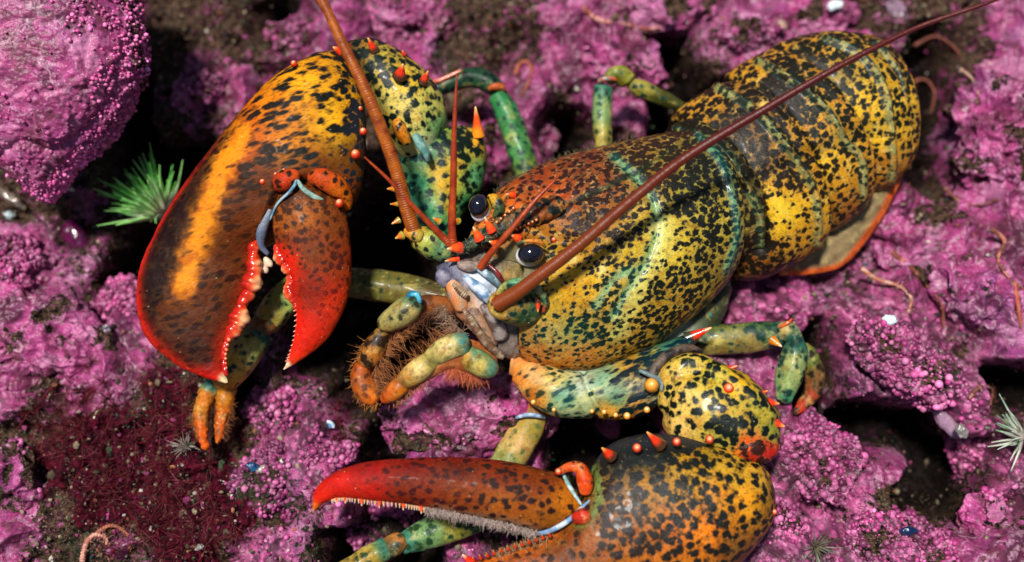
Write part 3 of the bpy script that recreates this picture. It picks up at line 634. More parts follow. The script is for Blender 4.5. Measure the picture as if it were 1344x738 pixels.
segs = [
 ([((885, 176, -84), (935, 350, -74), 72, 66, .42), ((884, 168, -82), (952, 352, -72), 78, 70, .44), ((886, 164, -82), (975, 346, -74), 82, 72, .46), ((890, 162, -84), (996, 328, -78), 80, 70, .50), ((900, 166, -90), (996, 320, -84), 70, 62, .5)], E1, [(960, 300, (130, 120, 40)), (940, 220, (90, 80, 30)), (900, 180, (130, 110, 40)), (985, 330, (110, 60, 20))], [(940, 200, .68), (975, 290, .58), (985, 330, .6)], ()),
 ([((880, 168, -98), (952, 350, -86), 72, 60, .46), ((884, 152, -96), (968, 366, -84), 80, 66, .48), ((900, 136, -98), (1002, 366, -86), 90, 70, .5), ((922, 122, -102), (1040, 348, -90), 92, 70, .52), ((940, 113, -106), (1072, 326, -94), 90, 68, .54), ((950, 116, -114), (1068, 312, -102), 78, 60, .52)], E2,
  [(920, 140, YO), (980, 200, BR), (1010, 260, YL), (1026, 285, (236, 200, 36)), (1050, 320, YO), (1000, 350, (150, 90, 20)), (960, 170, BR), (1040, 230, YO)], [(930, 140, .60), (970, 180, .74), (1000, 230, .64), (1020, 275, .36), (1050, 310, .42), (1005, 350, .62), (1030, 220, .6), (985, 320, .7)],
  ((992, 260, 8, (250, 226, 130)), (1024, 272, 13, (244, 206, 50)), (1002, 138, 7, (230, 190, 90)))),
 ([((944, 122, -118), (1050, 300, -104), 74, 58, .5), ((946, 106, -116), (1064, 300, -104), 84, 62, .5), ((960, 92, -118), (1086, 306, -106), 92, 64, .52), ((980, 80, -122), (1116, 290, -110), 92, 62, .54), ((998, 73, -126), (1132, 272, -114), 88, 58, .54), ((1008, 78, -134), (1128, 258, -122), 74, 50, .5)], E3,
  [(980, 95, YO), (1010, 140, BR), (1050, 180, YO), (1080, 220, YL), (1100, 240, YO), (1120, 270, (170, 110, 24)), (1060, 270, (120, 70, 20))], [(980, 95, .56), (1010, 140, .78), (1050, 180, .66), (1080, 215, .46), (1100, 250, .44), (1060, 280, .66), (1120, 230, .5)],
  ((1052, 214, 8, (250, 220, 120)), (1082, 254, 7, (240, 190, 80)))),
 ([((1000, 84, -138), (1112, 250, -122), 70, 48, .5), ((1002, 70, -136), (1126, 252, -122), 80, 52, .5), ((1022, 58, -138), (1146, 254, -124), 86, 54, .52), ((1050, 50, -142), (1162, 246, -128), 86, 52, .56), ((1082, 46, -148), (1172, 236, -134), 82, 48, .58), ((1090, 54, -156), (1164, 226, -142), 68, 40, .52)], E4,
  [(1020, 70, YO), (1060, 80, BR), (1090, 110, (150, 130, 40)), (1120, 140, YL), (1140, 180, YL), (1150, 220, (190, 130, 24)), (1080, 60, YO), (1100, 160, (190, 180, 90))], [(1020, 70, .56), (1060, 80, .74), (1100, 110, .6), (1120, 150, .48), (1140, 180, .42), (1150, 225, .42), (1080, 60, .62)],
  ((1100, 156, 7, (216, 214, 120)), (1120, 184, 7, (250, 214, 70)), (1090, 120, 8, (150, 190, 120)))),
 ([((1080, 60, -160), (1156, 226, -144), 62, 40, .5), ((1086, 47, -156), (1164, 234, -144), 74, 44, .54), ((1116, 47, -160), (1172, 236, -150), 76, 44, .58), ((1142, 56, -166), (1178, 228, -158), 66, 40, .5), ((1160, 78, -172), (1182, 210, -166), 44, 30, .35), ((1172, 110, -176), (1184, 180, -174), 20, 16, .2)], E5,
  [(1120, 60, (140, 100, 24)), (1150, 90, YO), (1165, 130, YL), (1175, 170, (190, 150, 40)), (1175, 210, (190, 120, 24))], [(1120, 60, .66), (1150, 90, .62), (1168, 140, .5), (1175, 200, .42)], ()),
]
for i, (sc_, E, li, cv, sp) in enumerate(segs):
    loft('tail_segment', sc_, mk(li, [(980, 160, (24, 16, 6)), (1060, 260, (30, 20, 6)), (1120, 120, (18, 20, 8))], cv, .5, 0.02, stretch(30, .9), seg_extra(E, sp, segs[i - 1][1] if i else None)), M_TAIL, LOB, 110, 260, seg_disp(E, segs[i - 1][1] if i else None))
# tail fan folded underneath
def fan_paint(px, py, q):
    e = pldist(px, py, [(1182, 225), (1162, 275), (1132, 319), (1104, 350), (1060, 359), (1026, 361)])
    c = np.repeat(lin((150, 128, 88))[None], len(px), 0); m_ = ss(9, 3, e)[:, None]; c = c * (1 - m_) + lin((214, 92, 34)) * m_
    r_ = .85 + .15 * np.sin((px * .8 + py) * .35)[:, None]
    return {'cl': c * r_, 'cd': c * .5, 'cm': np.stack([.12 + 0 * px, .1 + 0 * px, .1 + 0 * px], -1)}
fan = loft('tail_fan', [((1026, 330, -134), (1022, 362, -134), 4, 5), ((1056, 300, -126), (1062, 360, -128), 6, 7), ((1092, 280, -122), (1104, 351, -126), 7, 8), ((1124, 256, -124), (1134, 320, -130), 7, 8), ((1148, 236, -130), (1166, 274, -136), 6, 7), ((1168, 222, -138), (1188, 222, -144), 4, 4)], fan_paint, M_LEG, LOB, 90, 60, lambda px, py, q, N: 1.2 * fbm(q, 18, 3, 3))
loft('tail_fan', [((1010, 345, -170), (1012, 362, -170), 4, 5), ((1060, 330, -170), (1064, 366, -174), 7, 7), ((1104, 320, -176), (1108, 350, -180), 5, 6), ((1116, 318, -180), (1120, 330, -184), 3, 3)], mk((150, 60, 40), (50, 20, 20), .4), M_LEG, LOB, 40, 40)

# ---- rostrum, face and eyes
def ros_paint(px, py, q):
    n = fbm(q, 8, 3, 6)[:, None]; t = ss(600, 720, px)[:, None]
    c = lin((70, 92, 62)) * (1 - t) + lin((150, 74, 22)) * t; c = c * (1 + .9 * n); 
    return {'cl': np.clip(c, 0, 1), 'cd': np.repeat(lin((18, 26, 20))[None], len(px), 0), 'cm': np.stack([.52 + .0 * px, .6 + 0 * px, .15 + 0 * px], -1)}
ros = tube('rostrum', [(592, 336, 72, 3), (606, 328, 74, 7), (630, 314, 76, 10), (660, 298, 74, 13), (700, 282, 66, 15), (740, 268, 52, 14)], ros_paint, M_SHELL, LOB, 80, 28, lambda s, ph, L: 1 + .12 * np.sin(s * .5) * np.cos(ph * 3), disp=lambda px, py, q, N: 1.2 * fbm(q, 5, 3, 2) - 2 * np.exp(-(pldist(px, py, MID) / 3) ** 2))
for b_, t_, r_ in (((600, 326, 80), (587, 327, 92), 6.5), ((598, 340, 70), (584, 343, 76), 4), ((644, 300, 88), (636, 285, 94), 5.5), ((628, 311, 86), (621, 298, 92), 6), ((678, 312, 86), (670, 308, 94), 5), ((650, 320, 88), (642, 317, 96), 5), ((672, 256, 58), (664, 255, 66), 4)):
    spine(b_, t_, r_, ros, cols=((220, 60, 20), (250, 90, 20), (255, 220, 160)))
for i in range(6):
    knob(678 + i * 5.2, 301 - i * 2.4, 84 - i, 2.2, ros, c=((220, 70, 20), (240, 110, 40), (255, 200, 150))); 
    if i < 5: knob(652 + i * 5.5, 292 - i * 4.6, 88 - i * 1.5, 2.2, ros, c=((220, 70, 20), (240, 110, 40), (255, 200, 150)))
knob(727, 315, 74, 4, body); knob(704, 393, 74, 3.4, body); knob(701, 408, 66, 3.4, body); knob(690, 420, 60, 2.4, body)
fc = [(600, 345, (90, 86, 100)), (590, 362, (70, 70, 92)), (620, 335, (86, 66, 50)), (650, 340, (104, 88, 62)), (672, 325, (120, 100, 70)), (690, 350, (120, 106, 60)), (668, 365, (150, 120, 60)), (640, 372, (190, 205, 225)), (628, 368, (225, 235, 250)), (650, 392, (215, 230, 245)), (612, 395, (170, 130, 100)), (600, 420, (150, 96, 66)), (640, 420, (160, 120, 100)), (665, 440, (120, 105, 95)), (720, 365, (190, 176, 90)), (700, 380, (130, 160, 160))]
face = loft('face', [((574, 352, 40), (580, 372, 38), 10, 14), ((590, 332, 46), (590, 396, 36), 20, 30), ((616, 318, 48), (612, 428, 26), 25, 40), ((645, 308, 46), (640, 452, 20), 26, 50), ((675, 300, 40), (664, 470, 14), 26, 50), ((706, 300, 30), (684, 466, 8), 22, 40), ((735, 320, 24), (712, 440, 4), 12, 30)],
     lambda px, py, q: {'cl': lin(idw(fc, px, py)) * (1 + .7 * fbm(q, 9, 3, 8))[:, None].clip(.3, 2)}, M_TISSUE, LOB, 130, 130, lambda px, py, q, N: 4 * fbm(q, 22, 4, 12) + 1.5 * fbm(q, 6, 3, 13) - 4 * np.exp(-(pldist(px, py, [(640, 345), (660, 372), (690, 372)]) / 3) ** 2) + 5 * np.exp(-(pldist(px, py, [(612, 362), (634, 382), (648, 405)]) / 6) ** 2))
def two(c1, c2, k=10, sd=0):
    def f(px, py, q):
        m_ = ss(-.15, .15, fbm(q, k, 3, sd))[:, None]; return {'cl': lin(c1) * (1 - m_) + lin(c2) * m_}
    return f
jd_ = None
def mott(c, dark=(20, 30, 24), cov=.4, ex=None): return mk(c, dark, cov, .5, 0, None, ex)
# mouth plates
for pts, c1, c2 in (([(608, 362, 66, 3), (622, 374, 70, 7), (636, 386, 70, 8), (650, 402, 64, 4)], (190, 200, 214), (90, 130, 165)),
                    ([(624, 350, 72, 3), (642, 362, 72, 5), (656, 376, 66, 3)], (90, 120, 130), (190, 205, 215)), ([(590, 366, 56, 8), (600, 384, 54, 12), (608, 408, 46, 9)], (190, 150, 120), (225, 140, 80)),
                    ([(636, 395, 54, 9), (650, 420, 48, 12), (660, 446, 38, 10)], (90, 72, 64), (150, 136, 130)), ([(578, 352, 56, 8), (584, 364, 54, 12), (590, 376, 50, 8)], (74, 76, 100), (130, 124, 140)), ([(618, 404, 52, 8), (632, 432, 46, 11), (648, 456, 36, 8)], (170, 128, 96), (110, 90, 80)), ([(600, 346, 66, 5), (616, 350, 70, 7), (630, 348, 70, 4)], (160, 140, 130), (120, 100, 90))):
    tube('mouth_plate', pts, two(c1, c2, 9, 3), M_TISSUE, face, 30, 20)
ringd = lambda s, ph, L: 1 + .22 * np.sin(s * 2.2)
for pts in ([(608, 404, 66, 2.5), (618, 420, 64, 4.5), (634, 444, 56, 5.5), (650, 462, 46, 5), (660, 470, 38, 3)], [(594, 372, 66, 2), (604, 382, 68, 4), (614, 390, 66, 3)]):
    tube('feeler', pts, two((120, 84, 60), (170, 150, 120), 5, 1), M_TISSUE, face, 90, 14, ringd)
tube('feeler', [(640, 346, 78, 2), (654, 360, 80, 3), (664, 374, 72, 1)], two((90, 20, 22), (140, 40, 40), 6), M_SPINE, face, 24, 10)
# eyes
def eye(cx, cy, d, rx, ry, rot, sx, sy, collar):
    st = blob('eye_stalk', cx + sx, cy + sy, d - 10, rx * 1.06, ry * 1.12, 11, lambda px, py, q: {'cl': lin(idw(collar, px, py))}, M_TISSUE, LOB, rot, 30, 36)
    o = blob('eye', cx, cy, d, rx, ry, 13, lambda px, py, q: {}, M_EYE, st, rot, 40, 48)
    return st
eye(697, 333, 88, 16.5, 12.5, 6, -2, 2.5, [(678, 335, (214, 214, 214)), (688, 347, (206, 204, 190)), (715, 345, (140, 130, 70)), (696, 318, (120, 70, 26)), (720, 325, (60, 60, 40))])
eye(628, 270, 60, 12.5, 14.5, -10, 3, 5, [(622, 288, (240, 240, 244)), (636, 282, (190, 190, 200)), (642, 265, (220, 180, 40)), (630, 256, (60, 70, 50))])
tube('eye_brow', [(678, 321, 88, 1.5), (688, 317, 96, 2.2), (706, 317, 96, 2.6), (717, 325, 88, 2)], mott([(680, 318, (60, 110, 90)), (696, 315, (240, 140, 30)), (710, 316, (236, 150, 50)), (722, 326, (80, 90, 60))], cov=.15), M_SHELL, LOB, 30, 14)
tube('eye_brow', [(640, 258, 58, 3), (650, 262, 62, 7), (655, 275, 64, 7), (648, 286, 64, 3)], mott([(642, 262, (230, 180, 40)), (655, 275, (60, 90, 60))], cov=.5), M_SHELL, LOB, 30, 14)

# ---- antennae
def ant_paint(c1, c2):
    def f(px, py, q):
        n = fbm(q, 10, 3, 2)[:, None]
        return {'cl': np.clip(lin(c1) * (.5 - n) + lin(c2) * (.5 + n), 0, 1)}
    return f
def ant_r(k, amp=.035):
    return lambda s, ph, L: 1 + amp * np.where(np.sin(s * k) > -.55, .5, -1.6) * (1 + 0 * ph)
a1 = tube('antenna', [(545, 308, 66, 9), (533, 272, 82, 8.6), (516, 212, 104, 8), (484, 128, 128, 7.3), (450, 58, 142, 6.4), (420, -4, 150, 5.8), (372, -90, 156, 5)], ant_paint((120, 46, 12), (176, 92, 20)), M_ANT, LOB, 700, 22, ant_r(2.1, .03), roundend=False)
a1b = tube('antenna_base', [(548, 300, 60, 11), (556, 312, 56, 18), (570, 322, 54, 19), (588, 328, 54, 15), (604, 332, 52, 8)], mott([(545, 305, (210, 170, 40)), (560, 315, (170, 190, 90)), (580, 325, (90, 150, 110)), (600, 332, (90, 110, 80))], cov=.40), M_SHELL, LOB, 60, 32, disp=lambda px, py, q, N: 1.5 * fbm(q, 9, 3))
tube('antenna_base', [(532, 302, 62, 6), (545, 308, 70, 9), (556, 312, 70, 7)], mott([(532, 300, (220, 150, 40)), (556, 314, (190, 180, 80))], cov=.3), M_SHELL, a1b, 24, 20)
a2 = tube('antenna', [(652, 400, 92, 10.08), (674, 387, 104, 9.24), (700, 368, 114, 8.40), (760, 322, 126, 7.56), (830, 262, 132, 6.72), (900, 207, 134, 6.05), (1000, 146, 136, 5.04), (1100, 88, 136, 4.03), (1200, 38, 130, 3.19), (1290, 6, 136, 2.52), (1400, -36, 136, 1.68)], lambda px, py, q: {'cl': lin((122, 54, 16)) * (1 - ss(660, 1000, px))[:, None] + lin((76, 16, 10)) * ss(660, 1000, px)[:, None]}, M_ANT, LOB, 1300, 18, ant_r(2.3, .03), roundend=False)
bs = tube('antenna_base', [(700, 404, 40, 22), (684, 402, 60, 26), (668, 400, 76, 24), (656, 400, 84, 17), (650, 401, 90, 12)], mott([(700, 370, (60, 150, 130)), (712, 400, (70, 150, 130)), (690, 420, (40, 90, 60)), (670, 375, (190, 180, 90)), (650, 400, (180, 130, 50)), (680, 398, (160, 120, 50))], (20, 50, 40), .38), M_SHELL, LOB, 70, 40, disp=lambda px, py, q, N: 2 * fbm(q, 12, 3, 9))
tube('antenna_base', [(650, 384, 92, 2), (644, 396, 94, 4), (648, 410, 92, 4.5), (662, 416, 90, 4.5), (676, 408, 90, 4), (680, 394, 92, 3)], mott([(646, 396, (180, 150, 70)), (665, 414, (150, 120, 50)), (680, 395, (90, 110, 60))], (50, 50, 24), .4), M_SHELL, bs, 50, 14)
tube('antenna_scale', [(652, 384, 84, 3), (668, 374, 94, 6), (688, 372, 94, 7), (706, 380, 86, 6), (716, 396, 76, 4), (712, 412, 68, 2)], mott([(655, 382, (190, 200, 120)), (680, 372, (80, 160, 130)), (712, 395, (60, 130, 110)), (712, 408, (200, 70, 30))], (10, 50, 44), .4), M_SHELL, bs, 50, 16)
spine((676, 380, 98), (688, 372, 104), 4.5, bs); spine((706, 398, 82), (706, 410, 86), 4, bs); spine((690, 412, 70), (694, 424, 74), 4, bs, cols=((40, 140, 200), (60, 160, 220), (200, 230, 250)))
an_p = ant_paint((130, 34, 10), (166, 66, 20))
tube('antennule', [(596, 326, 70, 6), (593, 300, 78, 5), (595, 240, 92, 4.4), (596, 180, 104, 3.4), (598, 130, 112, 2.2), (600, 96, 116, .8)], an_p, M_ANT, LOB, 200, 12, ant_r(2.2, .04), roundend=False)
tube('antennule', [(592, 322, 66, 5.5), (574, 304, 74, 4), (545, 274, 88, 3.2), (512, 238, 98, 2.4), (478, 206, 106, 1)], an_p, M_ANT, LOB, 160, 12, ant_r(2.2, .04), roundend=False)
tube('antennule', [(630, 352, 76, 5), (646, 330, 88, 4.2), (672, 300, 98, 3.6), (700, 266, 102, 3), (725, 240, 100, 1.6), (738, 226, 96, .6)], an_p, M_ANT, LOB, 160, 12, ant_r(2.2, .04), roundend=False)

def jd(pts_, w=6):
    def f(px, py, q, a):
        for x, y in pts_:
            m_ = np.exp(-(((px - x) ** 2 + (py - y) ** 2) / w ** 2)); over(a, 'cl', m_ * .85, lin((70, 40, 20)))
        e_ = np.clip(fbm(q, 7, 3, 91) * 2.2, 0, 1); over(a, 'cl', e_ * .5, lin((130, 90, 40)))
    return f
# ---- bristly mouthparts (third maxillipeds)
tan_g = [(512, 402, (170, 170, 110)), (540, 408, (190, 180, 120)), (545, 395, (60, 128, 112)), (490, 461, (150, 96, 30)), (480, 480, (170, 90, 20))]
jd_ = jd([(615, 452), (567, 474), (530, 502)])
mp1 = tube('mouthpart', [(548, 392, 44, 8), (540, 402, 46, 16), (524, 414, 44, 17), (508, 424, 38, 13), (500, 430, 34, 8)], mott(tan_g, (50, 44, 26), .36), M_LEG, LOB, 50, 32, disp=lambda px, py, q, N: 1.2 * fbm(q, 14, 3))
tube('mouthpart_joint', [(505, 432, 34, 8), (496, 448, 32, 14), (488, 466, 30, 15), (480, 482, 26, 10)], mott([(500, 440, (140, 96, 30)), (485, 470, (176, 110, 30))], (40, 24, 10), .45), M_LEG, mp1, 40, 28)
tube('mouthpart_joint', [(478, 476, 24, 10), (474, 494, 22, 14), (482, 514, 22, 15), (498, 526, 24, 10)], mott([(478, 490, (176, 88, 20)), (490, 520, (214, 120, 30))], (90, 40, 10), .3), M_LEG, mp1, 40, 28)
tube('mouthpart_joint', [(596, 404, 0, 12), (570, 400, 14, 13), (545, 404, 22, 13), (520, 422, 22, 12), (498, 450, 18, 12), (488, 482, 12, 11), (486, 508, 12, 9)], two((96, 50, 26), (150, 84, 36), 12), M_TISSUE, mp1, 60, 24)
tube('mouthpart_joint', [(534, 392, 48, 3), (540, 386, 54, 4), (548, 388, 56, 4), (552, 398, 52, 3)], two((20, 110, 150), (90, 180, 200), 6), M_SPINE, mp1, 24, 12)
mp2 = tube('mouthpart', [(650, 486, 42, 8), (640, 482, 50, 15), (624, 474, 52, 17), (608, 462, 50, 14)], mott([(648, 485, (90, 150, 140)), (630, 480, (200, 190, 110)), (610, 465, (190, 150, 60)), (625, 460, (90, 150, 120))], (120, 90, 30), .3), M_LEG, LOB, 50, 32, disp=lambda px, py, q, N: 1.5 * fbm(q, 12, 3))
tube('mouthpart_joint', [(616, 450, 56, 12), (604, 452, 60, 15), (588, 457, 60, 16), (572, 467, 58, 14), (562, 474, 54, 10)], mott([(612, 446, (50, 140, 150)), (590, 455, (236, 224, 160)), (572, 468, (190, 190, 120))], (130, 120, 60), .28, jd_), M_LEG, mp2, 50, 30)
tube('mouthpart_joint', [(572, 469, 54, 11), (560, 478, 58, 14), (548, 487, 58, 15), (535, 497, 56, 13), (526, 504, 50, 10)], mott([(566, 474, (150, 150, 80)), (550, 486, (236, 216, 150)), (532, 500, (190, 140, 60))], (150, 120, 60), .24, jd_), M_LEG, mp2, 50, 30)
tube('mouthpart_joint', [(534, 499, 50, 10), (524, 508, 53, 12), (512, 518, 50, 11), (502, 526, 44, 6)], mott([(525, 508, (214, 130, 30)), (506, 522, (206, 96, 16))], (150, 60, 10), .25, jd_), M_LEG, mp2, 40, 28)
tube('mouthpart_joint', [(652, 478, 30, 18), (622, 470, 36, 22), (592, 464, 46, 20), (560, 482, 48, 16), (530, 504, 46, 13), (508, 522, 42, 9)], two((160, 84, 40), (196, 120, 66), 12), M_TISSUE, mp2, 60, 28)
def fringe(pts, n, ln, dirf, col, parent, r=.3, seed=0, spread=.5, nm='bristles'):
    rg = np.random.default_rng(seed); raw = cat(np.array([Q(*p[:3]) for p in pts]), 200)
    i = rg.integers(0, 200, n); A = raw[i] + rg.normal(0, 2.2, (n, 3)); dv = np.array([dirf(t) for t in i / 199.0])
    dv = dv + rg.normal(0, spread, (n, 3)); dv /= np.linalg.norm(dv, axis=1, keepdims=True)
    Bp = A + dv * (ln * (.5 + .7 * rg.random((n, 1)))); c = lin(col) * (.5 + rg.random((n, 1)))
    return cones(nm, A, Bp, r, .12, M_HAIR, parent, 3, rg.normal(0, 3, (n, 3)), {'cl': np.clip(c, 0, 1)})
HB = (176, 112, 66)
fringe([(600, 436, 58), (575, 450, 62), (550, 472, 60), (522, 498, 56), (500, 520, 50)], 190, 22, lambda t: (-.6, .75, .1), HB, mp2, seed=1)
fringe([(540, 424, 40), (515, 446, 34), (498, 474, 30), (490, 508, 26)], 210, 20, lambda t: (.75, -.35, .25), HB, mp1, seed=2)
fringe([(600, 410, 46), (570, 408, 42), (545, 422, 40)], 110, 22, lambda t: (-.5, -.75, .3), (110, 66, 40), mp1, seed=3)
fringe([(482, 450, 28), (472, 480, 24), (474, 512, 22), (494, 530, 24)], 260, 14, lambda t: (-.8 + .6 * t, -.2 - .6 * t, .2), (190, 120, 60), mp1, seed=4)
fringe([(640, 490, 40), (610, 486, 44), (585, 480, 52)], 380, 20, lambda t: (-.3, -.9, .1), (206, 110, 70), mp2, seed=5)
fringe([(562, 494, 54), (540, 510, 50), (515, 528, 46)], 160, 10, lambda t: (.3, -.8, .2), HB, mp2, seed=6)
fringe([(584, 400, 50), (596, 425, 50), (612, 440, 48)], 200, 20, lambda t: (-.7, -.2, .5), (170, 140, 116), face, seed=7)
fringe([(600, 330, 80), (630, 314, 84), (665, 297, 84), (700, 283, 76)], 420, 5, lambda t: (-.2, .3, .9), (130, 140, 110), ros, r=.3, seed=8, spread=.8)
fringe([(650, 252, 20), (700, 224, 0), (760, 202, -16), (830, 186, -34)], 380, 5, lambda t: (-.2, .9, .3), (120, 110, 80), body, r=.3, seed=9)

# ---- crusher claw (the animal's right claw)
cr_l = [(440, 90, (206, 150, 30)), (400, 110, (240, 176, 26)), (430, 150, (236, 184, 34)), (450, 200, (226, 180, 40)), (360, 150, (222, 134, 18)), (330, 170, (206, 100, 14)), (300, 200, (200, 92, 14)), (380, 200, (214, 140, 22)), (420, 230, (190, 120, 30)), (290, 235, (232, 128, 16)), (270, 280, (240, 146, 22)), (250, 340, (236, 138, 24)), (240, 380, (170, 84, 24)),
        (330, 230, (120, 56, 18)), (320, 290, (140, 66, 16)), (300, 340, (112, 56, 18)), (330, 300, (176, 90, 20)), (280, 400, (76, 34, 20)), (230, 300, (36, 24, 20)), (205, 340, (30, 22, 20)), (195, 400, (40, 22, 20)), (230, 430, (44, 22, 20)), (270, 450, (60, 24, 20)), (350, 260, (110, 50, 16)), (400, 250, (120, 60, 18)), (310, 370, (110, 50, 20)), (445, 250, (176, 100, 30))]
cr_c = [(440, 90, .46), (400, 110, .44), (430, 150, .38), (450, 200, .50), (475, 180, .95), (470, 220, .8), (360, 150, .48), (320, 170, .50), (290, 200, .55), (380, 200, .62), (420, 230, .66), (290, 235, .36), (270, 280, .22), (250, 340, .22), (240, 380, .42), (330, 230, .56), (320, 290, .45), (300, 340, .42), (280, 400, .40), (230, 300, .7), (205, 340, .8), (195, 400, .7), (230, 430, .6), (270, 450, .5), (350, 260, .6), (455, 75, .8), (262, 205, .7), (310, 150, .6)]
EDGE = [(330, 130), (299, 169), (252, 230), (211, 291), (184, 352), (180, 400), (194, 440), (225, 474), (262, 494), (297, 503)]
TOOTH = [(340, 320), (338, 345), (336, 365), (326, 390), (318, 420), (302, 440), (295, 465), (297, 500)]
def cr_extra(px, py, q, a):
    n = fbm(q, 22, 3, 21); n2 = fbm(q, 7, 3, 22)
    wj = 9 * n2 + 6 * n
    low = ss(225, 275, py + .35 * (px - 260) + wj)
    over(a, 'cl', low * .9, lin((92, 42, 16))); a['cv'] = a['cv'] * (1 - low) + .38 * low
    lb = ss(-4, 10, (258 - .42 * (py - 300)) - px + wj) * ss(100, 180, py) * ss(34 + 60 * ss(230, 320, py), 12 + 60 * ss(230, 320, py), pldist(px, py, EDGE) + wj * .5); over(a, 'cl', lb * .97, lin((30, 14, 13))); over(a, 'cd', lb, lin((18, 10, 10))); a['cv'] -= .12 * lb
    rb = ss(400, 470, py); over(a, 'cl', rb * .8, lin((46, 15, 15))); over(a, 'cd', rb * .7, lin((34, 14, 16)))
    st = np.exp(-(np.maximum(pldist(px, py, [(318, 175), (300, 205), (285, 245), (266, 295), (250, 345), (241, 385)]) - 4 + .8 * wj, 0) / 11) ** 2) * ss(412, 370, py + wj); over(a, 'cl', st, lin((240, 142, 20))); over(a, 'cd', st * .6, lin((110, 54, 14))); a['cv'] = a['cv'] * (1 - st) + .20 * st
    e = pldist(px, py, EDGE); ramp = ss(250, 500, py)
    m_ = np.exp(-(e / (2.2 + 5 * ramp)) ** 1.5) * ss(150, 300, py); over(a, 'cl', m_, lin((206, 34, 18))); over(a, 'cd', m_ * .9, lin((150, 20, 14)))
    e2 = pldist(px, py, TOOTH); m_ = np.exp(-(e2 / (14 + 4 * n)) ** 2) * ss(300, 345, py); over(a, 'cl', m_ * .9, lin((196, 44, 20))); over(a, 'cd', m_ * .8, lin((120, 26, 16))); over(a, 'cv', m_ * .7, .2)
    tip = ss(472, 508, py + .15 * (px - 260)); over(a, 'cl', tip * .85, lin((220, 28, 16))); over(a, 'cd', tip, lin((190, 20, 14)))
    t2 = ss(14, 4, np.hypot(px - 297, py - 499)); over(a, 'cl', t2, lin((255, 226, 170))); over(a, 'cd', t2, lin((255, 226, 170)))
    t2 = np.exp(-((px - 425) ** 2 / 34 ** 2 + (py - 247) ** 2 / 12 ** 2)); over(a, 'cl', t2 * .9, lin((214, 84, 20)))
    e3 = pldist(px, py, [(479, 120), (480, 170), (476, 215)]); m_ = np.exp(-(e3 / 16) ** 2); over(a, 'cd', m_, lin((40, 46, 56)))
    sm = ss(215, 290, py - .25 * (px - 330))[:, None]; a['cd'] = a['cd'] * (1 - sm * .6) + a['cl'] * .55 * sm * .35
    a['fr'] = .4 + .4 * ss(250, 150, py) ; a['cv'] += .10 * n * ss(330, 220, py)
def cr_pc(px, py, q):
    a1 = stretch(20, .42, .95)(px, py, q); return a1
def cr_disp(px, py, q, N):
    soc = -9 * np.exp(-((px - 400) ** 2 / 46 ** 2 + (py - 262) ** 2 / 18 ** 2)) * (N[..., 2] > 0)
    rim = 6 * np.exp(-(pldist(px, py, [(342, 290), (352, 262), (372, 234), (392, 228), (425, 236), (455, 262)]) / 7) ** 2) * (N[..., 2] > 0)
    return soc + rim + 1.6 * fbm(q, 40, 3, 5) + .5 * fbm(q, 6, 3, 6) - .5 * worley(q, 9, 77, .15, .4, .5)
cr_s = [((436, 66, -14), (462, 86, -14), 12, 14), ((405, 74, -10), (474, 116, -12), 36, 36), ((349, 110, 0), (481, 160, -6), 50, 48), ((301, 166, 8), (479, 208, 0), 56, 50), ((262, 214, 14), (474, 246, 4), 56, 50), ((230, 260, 18), (456, 278, 8), 50, 46), ((206, 302, 22), (400, 300, 10), 42, 40), ((187, 345, 26), (346, 325, 14), 36, 34),
        ((179, 387, 30), (333, 364, 20), 32, 30), ((183, 420, 32), (321, 404, 26), 28, 26), ((197, 449, 36), (306, 438, 32), 23, 22), ((226, 475, 38), (297, 462, 36), 17, 16), ((260, 493, 42), (294, 484, 40), 10, 10), ((288, 501, 44), (298, 498, 44), 4, 4), ((295, 503, 45), (299, 502, 45), 1.5, 1.5)]
crusher = loft('claw', cr_s, mk(cr_l, [(300, 200, (40, 22, 12)), (420, 150, (16, 18, 14)), (250, 320, (22, 16, 14)), (270, 440, (26, 14, 14)), (330, 300, (44, 24, 12)), (470, 190, (26, 32, 40))], cr_c, .5, .02, cr_pc, cr_extra), M_CLAW, LOB, 300, 300, cr_disp)
crusher['label'] = 'heavy dark orange crusher claw with a scarlet toothed edge'
d_l = [(400, 250, (100, 54, 18)), (400, 280, (170, 100, 34)), (380, 290, (150, 84, 26)), (440, 290, (124, 64, 24)), (410, 330, (120, 60, 26)), (370, 320, (110, 50, 20)), (450, 340, (140, 56, 26)), (410, 380, (140, 38, 24)), (440, 400, (196, 50, 24)), (400, 430, (206, 36, 20)), (385, 470, (226, 44, 18)), (375, 340, (220, 40, 20))]
D_EDGE = [(452, 271), (460, 318), (459, 372), (442, 427), (415, 461), (376, 484)]
def d_extra(px, py, q, a):
    e = pldist(px, py, D_EDGE); m_ = np.exp(-(e / 5) ** 2) * ss(280, 380, py); over(a, 'cl', m_ * .8, lin((226, 70, 24)))
    e = pldist(px, py, [(366, 325), (383, 359), (381, 386), (390, 420), (386, 454)]); m_ = np.exp(-(e / 8) ** 2); over(a, 'cl', m_ * .8, lin((230, 30, 14))); a['cv'] -= .2 * m_
    t2 = ss(11, 3, np.hypot(px - 375, py - 482)); over(a, 'cl', t2, lin((255, 230, 190))); over(a, 'cd', t2, lin((255, 230, 190))); a['cv'] -= .12 * ss(380, 470, py)
